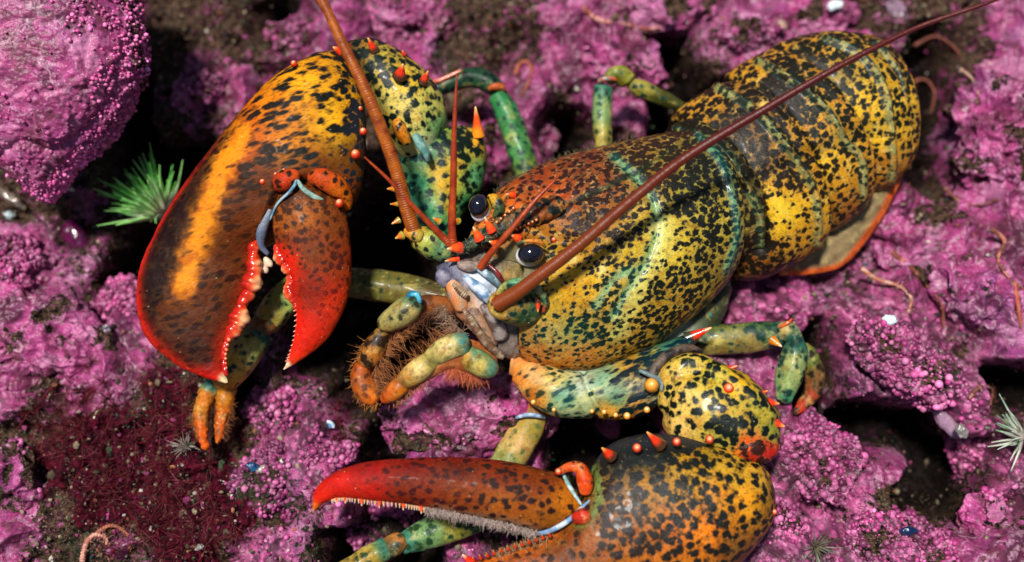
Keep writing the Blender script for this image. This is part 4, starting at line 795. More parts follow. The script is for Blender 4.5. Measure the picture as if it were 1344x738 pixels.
dact = loft('movable_finger', [((378, 240, 62), (418, 246, 56), 8, 14), ((363, 262, 58), (449, 268, 48), 20, 24), ((357, 290, 56), (458, 298, 44), 27, 30), ((362, 322, 56), (461, 334, 44), 28, 30), ((378, 357, 56), (460, 372, 44), 26, 28), ((384, 386, 56), (453, 402, 46), 22, 24), ((389, 415, 56), (441, 428, 50), 17, 18), ((386, 443, 56), (426, 449, 52), 12, 12), ((380, 465, 56), (402, 468, 54), 7, 7), ((374, 480, 56), (384, 480, 56), 3, 3), ((371, 485, 56), (375, 485, 56), 1, 1)],
    mk(d_l, [(400, 280, (60, 30, 14)), (420, 420, (130, 22, 16)), (400, 340, (66, 26, 18))], [(400, 260, .55), (400, 300, .42), (430, 340, .40), (400, 380, .36), (400, 440, .22)], .3, .04, None, d_extra), M_CLAW, crusher, 180, 160, lambda px, py, q, N: 1.2 * fbm(q, 30, 3, 5) + .4 * fbm(q, 6, 3, 6) - .6 * worley(q, 10, 76, .15, .4, .5))
def molar(x, y, d, rx, ry, rot, parent, c=None):
    p = lambda px, py, q: {'cl': lin((214, 36, 14)) + (lin((255, 190, 130)) - lin((214, 36, 14))) * np.clip(((q - Q(x, y, d)) @ np.array([.5, .2, .8])) / max(rx, ry) - .62, 0, 1)[:, None] * 1.1}
    return blob('tooth', x, y, d, rx, ry, min(rx, ry) * 1.2, p, M_SPINE, parent, rot, 18, 22, lambda a, b_, q, N: .8 * fbm(q, 6, 2))
def ridge(name, pts, parent, k1, amp, tipdir, seed):
    tp = [np.array(p, float) for p in pts]
    def p(px, py, q):
        c = Q(*np.array(cat(np.array([t[:3] for t in tp]), 80)).T)
        i_ = np.argmin(((q[:, None] - c[None]) ** 2).sum(-1), 1); o = (q - c[i_]) @ np.array(tipdir)
        w = ss(1.5, 9, o + 2.5 * fbm(q, 6, 2, seed))[:, None]; w2 = ss(6, 13, o + 2 * fbm(q, 6, 2, seed))[:, None]
        cc = lin((176, 26, 14)) * (1 - w) + lin((232, 74, 24)) * w; return {'cl': cc * (1 - .8 * w2) + lin((255, 214, 150)) * .8 * w2}
    rr = np.random.default_rng(seed); phs = rr.uniform(0, 6, 5)
    def rd(s_, ph, L):
        b_ = np.abs(np.sin(s_ * k1 + phs[0])) ** .6 * .7 + .3 * np.abs(np.sin(s_ * k1 * 2.3 + phs[1])) ** .7
        return (.62 + amp * b_) * (1 + .05 * np.sin(3 * ph + s_ * .4))
    return tube(name, pts, p, M_SPINE, parent, 200, 22, rd)
ridge('tooth_row', [(338, 314, 34, 4), (333, 324, 36, 7), (333, 340, 36, 8), (334, 356, 36, 10), (330, 374, 36, 12), (325, 388, 36, 8), (318, 398, 36, 7), (315, 414, 37, 12), (309, 430, 38, 11), (301, 442, 40, 6), (296, 452, 41, 4.4), (294, 466, 42, 3.8), (295, 482, 43, 3.4), (297, 494, 44, 2.6)], crusher, .13, .55, (.85, .1, .45), 3)
for x, y, rx in ((297, 446, 3), (295, 453, 2.8), (294, 459, 2.6), (293, 465, 2.4), (293, 471, 2.4), (293, 477, 2.2), (294, 483, 2)):
    molar(x + 3, y, 45, rx, rx, 0, crusher)
for x, y, r_, c in ((352, 344, 5, 0), (345, 351, 6, 0), (338, 340, 4, 0)):
    blob('tooth', x, y, 26, r_, r_ * 1.6, r_, lambda px, py, q: {'cl': np.repeat(lin((226, 200, 170))[None], len(px), 0)}, M_SPINE, crusher, 40, 16, 18)
ridge('tooth_row', [(364, 320, 56, 4), (366, 332, 58, 8), (373, 344, 58, 9), (382, 356, 58, 9), (383, 370, 58, 7), (380, 382, 58, 9), (386, 394, 58, 6), (390, 406, 58, 4)], dact, .17, .5, (-.85, -.2, .45), 5)
for k_, (x, y) in enumerate(cat(np.array([(388, 400), (390, 415), (389, 432), (387, 446), (382, 462), (378, 472)], float), 13)):
    spine((x + 1.5, y, 58), (x - 4, y + 2.5, 60), 2.6 - .08 * k_, dact, 'tooth', cols=((200, 36, 20), (232, 80, 40), (255, 226, 200)))
mem = loft('joint_membrane', [((352, 274, 60), (358, 276, 60), 3, 8), ((342, 290, 56), (354, 292, 56), 6, 10), ((336, 308, 50), (350, 308, 50), 7, 10), ((340, 326, 44), (348, 322, 44), 5, 8), ((350, 336, 40), (354, 332, 40), 3, 5)], mk([(345, 290, (120, 140, 175)), (340, 315, (90, 110, 150))], cov=-.5), M_TISSUE, crusher, 40, 30)
tube('joint_membrane', [(354, 290, 60, 1.12), (364, 268, 70, 1.68), (380, 252, 78, 1.96), (388, 240, 80, 2.24), (386, 230, 78, 1.68), (374, 226, 74, 1.34)], two((150, 180, 190), (90, 140, 165), 8), M_TISSUE, crusher, 40, 12)
tube('joint_membrane', [(390, 236, 80, 2.24), (398, 248, 76, 3.08), (412, 258, 70, 3.36), (428, 266, 64, 3.36), (438, 270, 60, 2.24)], two((110, 150, 130), (150, 180, 170), 8), M_TISSUE, crusher, 40, 14, flat=.6)
tube('joint_knob', [(364, 246, 64, 8), (372, 238, 74, 13), (384, 233, 74, 11), (392, 236, 70, 6)], mk([(370, 240, (190, 60, 30)), (390, 235, (214, 90, 40))], (50, 20, 14), .40), M_CLAW, crusher, 30, 24)
tube('joint_knob', [(404, 236, 66, 6), (420, 234, 68, 13), (440, 244, 62, 14), (454, 260, 52, 9), (456, 276, 44, 4)], mk([(415, 238, (196, 76, 30)), (450, 262, (222, 120, 30))], (40, 26, 14), .35), M_CLAW, crusher, 40, 28)
for x, y, d, r_ in ((446, 267, 68, 6.5), (477, 173, 20, 6), (467, 203, 38, 7.5), (473, 143, 10, 4), (437, 88, 16, 4), (386, 84, 24, 5), (345, 239, 62, 4.6), (362, 229, 68, 3), (373, 224, 70, 3)):
    knob(x, y, d, r_, crusher)
# crusher wrist and upper arm
w_l = [(450, 70, (170, 60, 24)), (470, 75, (150, 120, 40)), (500, 80, (190, 170, 60)), (530, 110, (230, 196, 50)), (510, 130, (214, 206, 110)), (540, 150, (226, 214, 120)), (570, 140, (196, 206, 110)), (580, 165, (110, 180, 120)), (560, 195, (190, 220, 190)), (540, 190, (206, 214, 130)), (515, 165, (220, 200, 80))]
carp = loft('wrist', [((440, 72, -40), (462, 54, -40), 12, 14), ((458, 100, -34), (488, 52, -40), 30, 34), ((478, 132, -30), (520, 66, -42), 42, 42), ((497, 162, -28), (552, 90, -44), 46, 44), ((512, 186, -26), (580, 124, -44), 44, 40), ((528, 205, -26), (587, 158, -42), 32, 32), ((546, 212, -26), (578, 184, -38), 16, 18)],
    mk(w_l, (12, 26, 18), [(460, 80, .6), (500, 85, .60), (540, 95, .50), (520, 130, .46), (560, 150, .44), (550, 190, .3), (575, 180, .3)], .7), M_BIG, LOB, 120, 120, lambda px, py, q, N: 1.5 * fbm(q, 30, 3, 8))
for b_, t_, r_ in (((490, 64, -2), (483, 50, 8), 6), ((525, 98, 14), (529, 84, 26), 8), ((556, 106, 0), (562, 93, 8), 6), ((448, 68, -12), (437, 62, -4), 8), ((530, 72, -20), (528, 66, -14), 4)):
    spine(b_, t_, r_, carp)
tube('joint_knob', [(520, 156, 22, 5), (524, 168, 24, 9), (530, 180, 20, 8), (536, 190, 14, 5)], mk((230, 150, 30), (20, 20, 10), .3), M_SHELL, carp, 30, 20)
tube('joint_knob', [(544, 176, 16, 5), (552, 190, 20, 6.5), (559, 202, 18, 5), (562, 212, 12, 3)], two((120, 160, 150), (80, 130, 120), 8), M_TISSUE, carp, 30, 20)
m_l = [(540, 190, (40, 110, 110)), (560, 200, (60, 128, 112)), (600, 190, (120, 150, 60)), (625, 185, (230, 170, 30)), (625, 230, (90, 180, 130)), (585, 240, (224, 186, 30)), (575, 225, (214, 180, 40)), (600, 215, (206, 180, 60)), (590, 265, (190, 170, 60)), (550, 240, (60, 160, 130)), (560, 280, (60, 160, 120)), (610, 270, (60, 160, 110)), (540, 270, (50, 140, 120)), (575, 300, (50, 130, 90))]
mer = loft('upper_arm', [((522, 186, -46), (612, 166, -52), 20, 24), ((519, 204, -44), (632, 182, -56), 34, 34), ((523, 228, -42), (634, 214, -56), 40, 38), ((530, 256, -40), (627, 246, -54), 38, 36), ((540, 282, -36), (614, 272, -48), 34, 32), ((552, 304, -32), (600, 296, -42), 28, 26), ((566, 318, -28), (592, 314, -34), 18, 18)],
    mk(m_l, [(540, 200, (8, 40, 44)), (620, 200, (10, 24, 14)), (590, 240, (20, 26, 14)), (560, 280, (8, 60, 56))], [(540, 200, .5), (600, 185, .58), (590, 240, .36), (560, 270, .42), (620, 220, .5)], .7), M_BIG, LOB, 100, 110, lambda px, py, q, N: 3 * fbm(q, 30, 3, 9) + 5 * np.exp(-(pldist(px, py, [(626, 170), (634, 215), (626, 250)]) / 7) ** 2))
spine((627, 172, -36), (624, 140, -26), 7.5, mer, cols=((240, 140, 20), (236, 80, 16), (255, 200, 120)))
for b_, t_, r_ in (((516, 248, -20), (508, 248, -14), 4), ((520, 268, -16), (512, 268, -12), 3), ((522, 290, -12), (514, 294, -8), 4), ((526, 310, -8), (519, 313, -2), 5), ((600, 290, 0), (595, 288, 8), 4), ((575, 290, 8), (568, 286, 14), 4)):
    spine(b_, t_, r_, mer, cols=((170, 150, 60), (226, 120, 30), (255, 200, 120)))

# ---- cutter claw (the animal's left claw)
arm_l = [(680, 495, (236, 150, 60)), (700, 525, (226, 150, 50)), (700, 490, (214, 170, 110)), (725, 500, (220, 200, 120)), (740, 520, (110, 180, 160)), (760, 535, (160, 190, 150)), (765, 505, (180, 210, 200)), (790, 500, (130, 180, 160)), (810, 520, (90, 140, 110)), (800, 545, (220, 160, 50)), (830, 480, (190, 140, 40)), (850, 470, (150, 150, 60)), (860, 510, (110, 120, 120)), (835, 535, (200, 140, 60)), (880, 455, (70, 150, 140)), (905, 440, (90, 150, 120))]
arm = loft('upper_arm', [((672, 500, 6), (676, 470, 0), 12, 20), ((692, 526, 12), (700, 474, 2), 22, 26), ((722, 545, 18), (728, 482, 4), 28, 30), ((752, 549, 20), (754, 488, 2), 30, 30), ((782, 549, 22), (784, 484, -2), 29, 30), ((812, 550, 24), (818, 470, -8), 31, 32), ((840, 546, 24), (850, 458, -14), 34, 34), ((862, 532, 22), (884, 446, -20), 34, 34), ((872, 512, 16), (908, 438, -26), 26, 28), ((880, 494, 8), (918, 440, -30), 14, 16)],
    mk(arm_l, [(700, 500, (60, 50, 20)), (740, 520, (10, 60, 56)), (820, 500, (10, 26, 30)), (880, 460, (10, 40, 50))], [(690, 500, .22), (720, 520, .42), (745, 515, .42), (770, 500, .30), (820, 500, .52), (840, 480, .5), (860, 460, .55), (800, 545, .34), (835, 520, .6)], .7, 0, stretch(30, .5, 1.0)), M_SHELL, LOB, 130, 110,
    lambda px, py, q, N: 1.6 * fbm(q, 26, 3, 19) - 5 * np.exp(-(pldist(px, py, [(766, 488), (772, 510), (784, 535), (782, 550)]) / 3.5) ** 2))
spine((908, 442, -6), (934, 430, 4), 8, arm, cols=((60, 60, 40), (232, 50, 20), (255, 200, 140)))
for x, y, r_ in ((808, 545, 4), (777, 540, 3.4), (727, 538, 3.4), (793, 541, 4), (849, 538, 5), (823, 546, 5.5), (700, 528, 4)):
    knob(x, y, 48, r_, arm, c=((226, 130, 30), (240, 160, 50), (255, 220, 150)))
knob(855, 506, 52, 11, arm, c=((40, 36, 30), (236, 150, 40), (250, 180, 80)))
tube('joint_membrane', [(848, 520, 38, 3), (856, 492, 38, 6), (872, 470, 30, 7), (900, 457, 18, 6), (922, 462, 4, 3)], two((96, 80, 66), (34, 30, 34), 12), M_TISSUE, arm, 50, 20)
tube('joint_membrane', [(838, 486, 48, 2), (852, 492, 51, 3), (866, 500, 49, 3), (869, 514, 45, 2)], two((150, 165, 160), (100, 120, 120), 8), M_TISSUE, arm, 30, 16)
cp_l = [(880, 490, (226, 196, 90)), (900, 480, (210, 190, 80)), (940, 490, (196, 186, 60)), (970, 505, (222, 186, 30)), (900, 530, (238, 206, 110)), (890, 560, (230, 196, 110)), (930, 540, (210, 190, 70)), (1000, 540, (176, 170, 60)), (950, 570, (190, 180, 70)), (985, 585, (222, 96, 24)), (1000, 600, (216, 70, 22)), (1015, 560, (150, 160, 60))]
carp2 = loft('wrist', [((862, 514, 30), (872, 482, 22), 12, 18), ((865, 542, 38), (898, 468, 20), 34, 34), ((880, 576, 46), (938, 474, 20), 48, 44), ((915, 592, 52), (972, 492, 22), 54, 46), ((950, 606, 54), (1000, 518, 26), 50, 44), ((976, 612, 54), (1018, 548, 32), 38, 36), ((996, 610, 52), (1020, 584, 42), 20, 22)],
    mk(cp_l, (10, 20, 14), [(880, 500, .34), (920, 480, .48), (970, 500, .42), (900, 540, .36), (890, 565, .36), (930, 540, .50), (960, 560, .60), (1000, 540, .56), (985, 590, .30), (940, 580, .5)], .7), M_BIG, LOB, 130, 130, lambda px, py, q, N: 2.5 * fbm(q, 34, 3, 8) + 6 * np.exp(-(pldist(px, py, [(872, 490), (905, 474), (950, 490), (985, 516), (1012, 545)]) / 8) ** 2) - 5 * np.exp(-(pldist(px, py, [(868, 545), (886, 500), (920, 484)]) / 7) ** 2))
tube('joint_knob', [(956, 580, 68, 10), (970, 584, 72, 18), (990, 587, 70, 22), (1006, 589, 62, 19), (1016, 592, 54, 10)], mk([(964, 580, (224, 150, 30)), (990, 585, (214, 84, 24)), (1010, 595, (196, 40, 26)), (990, 605, (190, 40, 26))], (50, 18, 10), .52, .3), M_BIG, carp2, 50, 40, flat=.8)
for b_, t_, r_ in (((952, 486, 40), (968, 480, 46), 6), ((998, 516, 56), (1008, 513, 60), 4.5), ((1006, 528, 60), (1023, 530, 66), 7), ((1014, 554, 66), (1030, 560, 74), 8)):
    spine(b_, t_, r_, carp2)
knob(956, 510, 76, 8, carp2)
cu_l = [(1000, 630, (200, 160, 50)), (960, 620, (206, 170, 50)), (930, 600, (170, 140, 40)), (980, 660, (228, 160, 20)), (940, 650, (206, 140, 24)), (900, 620, (190, 150, 30)), (850, 600, (60, 60, 40)), (850, 640, (170, 120, 24)), (880, 700, (200, 110, 20)), (930, 700, (226, 130, 20)), (960, 720, (140, 80, 20)), (800, 600, (44, 50, 50)), (790, 640, (130, 90, 24)), (810, 690, (150, 84, 20)), (770, 720, (150, 80, 24)), (740, 720, (120, 60, 20)), (690, 735, (160, 80, 20)), (850, 735, (190, 110, 20))]
def cu_extra(px, py, q, a):
    m_ = np.exp(-(pldist(px, py, [(1018, 640), (990, 705), (955, 745)]) / 14) ** 2); over(a, 'cl', m_ * .6, lin((90, 60, 24)))
    m_ = np.exp(-(pldist(px, py, [(775, 606), (800, 585), (850, 577), (930, 576)]) / 11) ** 2); over(a, 'cv', m_ * .8, .85); over(a, 'cd', m_ * .8, lin((38, 40, 48)))
    m_ = np.exp(-(pldist(px, py, [(776, 610), (786, 640), (782, 670), (760, 690)]) / 7) ** 2); over(a, 'cl', m_ * .8, lin((90, 130, 60))); a['cv'] -= .2 * m_
    m_ = np.exp(-(pldist(px, py, [(725, 702), (680, 718), (640, 733), (606, 740)]) / 8) ** 2); over(a, 'cl', m_, lin((226, 110, 24))); a['cv'] -= .3 * m_
cutter = loft('claw', [((1018, 650, 66), (1004, 612, 60), 10, 12), ((1013, 688, 76), (985, 600, 60), 36, 34), ((978, 734, 84), (948, 586, 58), 52, 46), ((925, 782, 88), (902, 572, 56), 60, 50), ((872, 806, 90), (850, 570, 58), 60, 50), ((820, 812, 92), (804, 582, 62), 56, 46), ((775, 812, 94), (776, 615, 70), 48, 42), ((738, 808, 98), (752, 668, 80), 38, 36), ((700, 800, 100), (722, 702, 88), 28, 28), ((655, 790, 102), (678, 719, 94), 20, 20), ((615, 772, 104), (640, 733, 100), 13, 13), ((590, 750, 104), (612, 742, 102), 6, 6)],
    mk(cu_l, [(900, 620, (16, 20, 14)), (800, 680, (34, 20, 12)), (850, 590, (16, 20, 18)), (720, 720, (50, 26, 14))], [(1000, 630, .5), (960, 620, .52), (930, 600, .55), (980, 665, .46), (940, 650, .58), (900, 630, .60), (850, 610, .70), (850, 650, .52), (880, 700, .54), (930, 700, .48), (800, 600, .8), (790, 650, .55), (810, 700, .56), (740, 720, .42)], .6, .03, None, cu_extra), M_CUT, LOB, 200, 200, lambda px, py, q, N: 1.6 * fbm(q, 40, 3, 5) + .5 * fbm(q, 7, 3, 6) - .5 * worley(q, 9, 77, .15, .4, .5))
cutter['label'] = 'slimmer yellow and black spotted cutter claw with a long red finger'
f_l = [(410, 670, (236, 130, 40)), (420, 650, (214, 34, 18)), (440, 630, (196, 26, 22)), (480, 615, (150, 22, 26)), (480, 640, (176, 30, 20)), (540, 610, (120, 26, 22)), (540, 640, (120, 44, 18)), (600, 615, (96, 34, 24)), (600, 650, (130, 62, 20)), (660, 620, (120, 44, 20)), (660, 660, (150, 84, 26)), (710, 630, (120, 56, 20)), (720, 680, (150, 90, 24)), (745, 660, (196, 120, 24))]
def f_extra(px, py, q, a):
    m_ = np.exp(-(pldist(px, py, [(432, 625), (477, 607), (540, 601), (600, 601), (652, 604)]) / 5) ** 2); over(a, 'cl', m_ * .7, lin((150, 34, 24)))
    t2 = ss(10, 2, np.hypot(px - 408, py - 675)); over(a, 'cl', t2, lin((255, 220, 120))); over(a, 'cd', t2, lin((255, 220, 120)))
    m_ = np.exp(-(pldist(px, py, [(572, 670), (617, 679), (663, 686), (705, 698)]) / 7) ** 2); over(a, 'cl', m_ * .6, lin((150, 130, 100)))
fin = loft('movable_finger', [((408, 677, 96), (410, 675, 96), 1, 1), ((418, 666, 98), (411, 660, 96), 5, 5), ((430, 658, 100), (414, 644, 96), 9, 9), ((450, 654, 102), (436, 622, 96), 13, 13), ((485, 657, 104), (480, 607, 96), 18, 18), ((540, 663, 106), (544, 601, 96), 23, 23), ((600, 675, 108), (604, 600, 94), 26, 26), ((660, 686, 110), (664, 605, 92), 28, 28), ((704, 696, 108), (712, 616, 90), 27, 26), ((738, 690, 104), (738, 624, 88), 20, 20), ((762, 674, 98), (758, 648, 90), 8, 10)],
    mk(f_l, [(430, 640, (150, 20, 20)), (540, 630, (60, 16, 18)), (660, 640, (40, 22, 18))], [(430, 640, .2), (500, 630, .34), (560, 620, .46), (600, 640, .40), (660, 640, .42), (710, 640, .42)], .2, .06, stretch(0, .8), f_extra), M_CLAW, cutter, 200, 130, lambda px, py, q, N: 1.0 * fbm(q, 30, 3, 5) + .4 * fbm(q, 6, 3, 6))
line = cat(np.array([(436, 655, 102), (452, 653, 104), (485, 658, 106), (530, 662, 108), (560, 668, 110), (600, 675, 112), (650, 686, 112), (704, 698, 110)]), 62)
rg = np.random.default_rng(5)
for i, p_ in enumerate(line[:46]):
    big = i in (4, 9, 15, 20, 26, 33)
    r_ = 3.2 if big else 1.5 + rg.random(); l_ = 8 if big else 4 + 2 * rg.random()
    spine((p_[0], p_[1] - 2, p_[2]), (p_[0] + rg.normal(0, .6), p_[1] + l_, p_[2] + 2), r_, fin, 'tooth', cols=((220, 60, 30), (236, 90, 40), (255, 226, 190)) if big else ((150, 80, 50), (206, 160, 120), (240, 220, 200)))
fringe([(560, 668, 112), (600, 675, 114), (650, 686, 114), (704, 698, 112)], 1500, 6, lambda t: (0, -.9, .3), (170, 150, 140), fin, r=.45, seed=11, spread=.45)
fringe([(725, 706, 100), (690, 716, 104), (650, 730, 106)], 400, 7, lambda t: (-.2, .5, .6), (190, 150, 110), cutter, r=.45, seed=12)
for i in range(12):
    t = i / 11; spine((722 - 100 * t, 704 + 32 * t, 108), (720 - 100 * t, 699 + 32 * t, 114), 2.6, cutter, 'tooth')
spine((618, 738, 106), (607, 728, 112), 6, cutter, 'tooth', cols=((200, 30, 20), (236, 50, 20), (255, 220, 170)))
tube('joint_membrane', [(700, 702, 100, 2.24), (722, 696, 108, 3.92), (745, 684, 112, 3.36), (762, 668, 112, 2.24), (776, 656, 108, 1.68), (790, 652, 102, 1.12)], two((110, 140, 175), (190, 205, 215), 9), M_TISSUE, cutter, 50, 16)
tube('joint_membrane', [(716, 712, 94, 3.36), (738, 706, 100, 4.48), (758, 694, 104, 3.36), (770, 684, 102, 1.68)], two((60, 56, 60), (110, 104, 104), 9), M_TISSUE, cutter, 40, 16)
tube('joint_membrane', [(738, 620, 98, 1.68), (746, 636, 106, 2.80), (756, 652, 108, 2.24), (764, 664, 106, 1.68)], two((110, 150, 140), (180, 210, 210), 7), M_TISSUE, cutter, 40, 14)
tube('joint_knob', [(732, 620, 108, 4), (748, 613, 112, 6), (762, 616, 112, 8), (768, 634, 112, 10), (768, 650, 110, 6)], mk([(745, 615, (220, 90, 24)), (768, 640, (236, 84, 20))], (60, 20, 10), .24), M_SHELL, cutter, 50, 24)
tube('joint_knob', [(752, 682, 112, 6), (764, 678, 118, 10), (774, 674, 116, 8)], mk((206, 44, 24), (90, 16, 10), .3), M_SPINE if False else M_SHELL, cutter, 30, 24)
tube('joint_knob', [(776, 664, 104, 3), (786, 676, 104, 4), (780, 690, 104, 4), (764, 698, 104, 3)], two((60, 130, 110), (110, 190, 200), 8), M_SHELL, cutter, 30, 12)
for x, y, d, r_ in ((733, 619, 112, 5), (836, 588, 112, 6.5), (888, 580, 110, 6), (931, 577, 108, 6), (1016, 672, 92, 4.5)): knob(x, y, d, r_, cutter)
spine((800, 597, 106), (790, 588, 116), 7, cutter); spine((864, 582, 104), (849, 567, 112), 7, cutter)

# ---- walking legs
OL, GR = (120, 118, 60), (60, 150, 100)
def seg(name, pts, li, cov, parent, dark=(20, 50, 40), nu=60, nv=30, fl=.85, m=None, extra=None):
    return tube(name, pts, mk(li, dark, cov, .6, 0, None, extra), m or M_LEG, parent, nu, nv, lambda s, ph, L: 1 + .12 * np.exp(-((L - s - 5) / 4) ** 2) - .07 * np.exp(-((s - 9) / 6) ** 2) + .045 * np.cos(3 * ph + 1) + .03 * np.cos(5 * ph), flat=fl, disp=lambda px, py, q, N: 1.3 * fbm(q, 16, 3, 4) + .35 * worley(q, 6, 7, .2, .45, .6) + (2.4 * worley(q, 5, 8, .3, .6, .9) if dark[0] > 100 else 0))
LG = lambda name, *a, **k: seg(name, *a, **k)
def pimples(px, py, q, a):
    w = worley(q, 6.5, 5, .12, .3, .8); over(a, 'cl', np.clip(w * 2, 0, 1) * .5, lin((230, 220, 140)))
l1 = LG('walking_leg', [(600, 398, -40, 18), (560, 388, -46, 21), (510, 378, -54, 22), (460, 372, -56, 21), (415, 368, -56, 20), (398, 368, -56, 14)], [(580, 390, (90, 80, 50)), (520, 378, (112, 110, 50)), (460, 372, (90, 100, 46))], .22, LOB, dark=(40, 50, 24), nu=90, nv=40, extra=pimples)
LG('leg_segment', [(404, 360, -54, 14), (385, 382, -50, 20), (368, 400, -46, 22), (352, 420, -42, 19), (342, 432, -40, 12)], [(380, 390, (160, 190, 100)), (350, 420, (170, 160, 76))], .30, l1)
LG('leg_segment', [(362, 422, -40, 8), (352, 426, -36, 15), (340, 432, -36, 16), (330, 440, -36, 9)], [(352, 424, (130, 84, 40)), (335, 438, (120, 90, 50))], .30, l1)
LG('leg_segment', [(348, 428, -38, 13), (334, 446, -34, 21), (316, 470, -30, 23), (299, 494, -28, 20), (288, 512, -28, 12)], [(345, 435, (30, 110, 120)), (330, 450, (176, 190, 104)), (305, 480, (216, 180, 70)), (290, 505, (220, 150, 36))], .30, l1)
LG('leg_segment', [(302, 496, -32, 12), (296, 522, -28, 12), (291, 546, -28, 9), (288, 568, -20, 6), (285, 582, -16, 2)], [(295, 510, (206, 140, 40)), (288, 560, (196, 92, 14))], .2, l1, dark=(110, 60, 10))
LG('leg_segment', [(286, 496, -32, 11), (272, 518, -28, 11), (264, 546, -26, 10), (266, 572, -18, 7), (270, 590, -12, 2)], [(275, 505, (60, 130, 130)), (268, 520, (214, 130, 30)), (268, 580, (222, 100, 16))], .22, l1, dark=(130, 66, 10))
fringe([(290, 515, -30), (280, 545, -22), (276, 575, -14)], 160, 9, lambda t: (-.2, -.6, .6), (80, 50, 34), l1, seed=21)
fringe([(262, 525, -26), (256, 550, -20), (262, 575, -12)], 110, 7, lambda t: (-.8, -.3, .3), (150, 96, 50), l1, seed=22)
fringe([(304, 525, -28), (300, 550, -20), (292, 572, -12)], 110, 7, lambda t: (.8, -.3, .3), (150, 96, 50), l1, seed=23)
l2 = LG('walking_leg', [(700, 260, -130, 14), (690, 222, -136, 18), (676, 180, -142, 18), (662, 142, -146, 17), (650, 122, -148, 13)], [(700, 230, (130, 150, 60)), (680, 190, (70, 150, 90)), (655, 130, (50, 140, 90))], [(700, 230, .44), (670, 170, .30), (655, 130, .2)], LOB)
LG('leg_segment', [(656, 122, -150, 12), (640, 108, -154, 15), (618, 102, -158, 14), (596, 108, -160, 13), (570, 118, -160, 12), (550, 124, -158, 9)], [(640, 108, (30, 70, 50)), (600, 105, (24, 60, 40)), (570, 115, (20, 44, 30))], .36, l2, dark=(8, 20, 14))
tube('leg_segment', [(562, 108, -150, 2), (576, 106, -148, 3.4), (598, 96, -146, 2.6), (606, 92, -144, 1)], two((190, 90, 60), (214, 120, 90), 6), M_SPINE, l2, 24, 10)
LG('leg_segment', [(640, 118, -134, 3), (648, 114, -132, 6), (658, 114, -134, 5), (664, 120, -138, 2)], (190, 96, 50), .2, l2, nu=20, nv=12)
l3 = LG('walking_leg', [(792, 215, -120, 11), (791, 180, -124, 13), (790, 150, -128, 13.5), (791, 122, -130, 14), (793, 110, -130, 11)], [(790, 190, (170, 160, 70)), (790, 140, (130, 176, 120)), (793, 112, (60, 130, 120))], .30, LOB)
LG('leg_segment', [(796, 108, -126, 9), (806, 98, -126, 13), (818, 100, -128, 14), (828, 110, -130, 11)], [(800, 100, (110, 130, 50)), (820, 105, (130, 140, 50))], .25, l3)
LG('leg_segment', [(824, 108, -132, 9), (842, 116, -136, 12), (864, 126, -142, 11), (890, 138, -148, 9), (905, 146, -150, 5)], [(835, 112, (160, 160, 70)), (880, 135, (70, 76, 30))], .3, l3)
tube('leg_segment', [(784, 108, -118, 2.5), (792, 104, -114, 4), (803, 103, -114, 3.5), (810, 106, -118, 2)], two((190, 90, 40), (60, 140, 140), 5), M_SPINE, l3, 20, 10)
l4 = LG('walking_leg', [(905, 446, -70, 14), (925, 446, -66, 20), (958, 444, -62, 21), (992, 441, -60, 21), (1020, 438, -58, 17), (1032, 436, -58, 10)], [(930, 432, (90, 110, 50)), (940, 456, (160, 150, 80)), (990, 450, (150, 140, 80)), (1000, 428, (80, 110, 60)), (1026, 440, (40, 110, 110))], [(930, 440, .36), (990, 430, .5), (980, 455, .26)], LOB, nu=90, nv=40)
LG('leg_segment', [(890, 424, -90, 8), (902, 420, -88, 12), (925, 426, -84, 13), (945, 436, -82, 9)], [(900, 420, (84, 100, 50))], .4, l4)
LG('leg_segment', [(1024, 446, -52, 7), (1030, 434, -46, 13), (1040, 440, -46, 13), (1046, 452, -48, 8)], [(1030, 432, (190, 180, 120)), (1042, 445, (34, 92, 92))], .2, l4)
LG('leg_segment', [(1044, 440, -46, 10), (1044, 460, -44, 17), (1038, 488, -42, 19), (1032, 512, -40, 15), (1028, 530, -38, 7)], [(1046, 448, (34, 92, 92)), (1040, 475, (160, 180, 120)), (1036, 500, (140, 170, 110)), (1030, 525, (60, 140, 110))], [(1044, 448, .5), (1038, 490, .34), (1030, 520, .4)], l4)
LG('leg_segment', [(1052, 452, -66, 8), (1062, 468, -68, 14), (1070, 492, -72, 14), (1066, 516, -74, 12), (1052, 534, -72, 8), (1040, 544, -70, 2)], [(1060, 470, (110, 130, 60)), (1075, 500, (130, 90, 50)), (1060, 525, (160, 60, 30)), (1045, 540, (226, 60, 20))], .42, l4, dark=(40, 30, 14))
spine((1016, 448, -36), (1026, 455, -28), 6, l4, cols=((200, 110, 20), (240, 140, 30), (255, 230, 190)))
tube('leg_segment', [(1022, 430, -36, 1.5), (1034, 424, -34, 2.6), (1040, 418, -34, .8)], two((190, 60, 20), (214, 90, 30), 5), M_SPINE, l4, 16, 8)
l5 = LG('walking_leg', [(706, 520, -46, 16), (702, 540, -42, 21), (690, 568, -34, 23), (672, 600, -24, 23), (650, 640, -10, 20), (634, 668, 0, 14)], [(700, 530, (190, 120, 50)), (700, 560, (160, 150, 70)), (680, 580, (196, 170, 110)), (660, 610, (130, 150, 90))], .2, LOB, nu=90, nv=40, dark=(90, 100, 50), extra=pimples)
tube('leg_segment', [(676, 549, -20, 2), (690, 545, -12, 3), (708, 546, -14, 3), (716, 549, -22, 2)], two((190, 205, 225), (120, 150, 180), 6), M_TISSUE, l5, 24, 10)
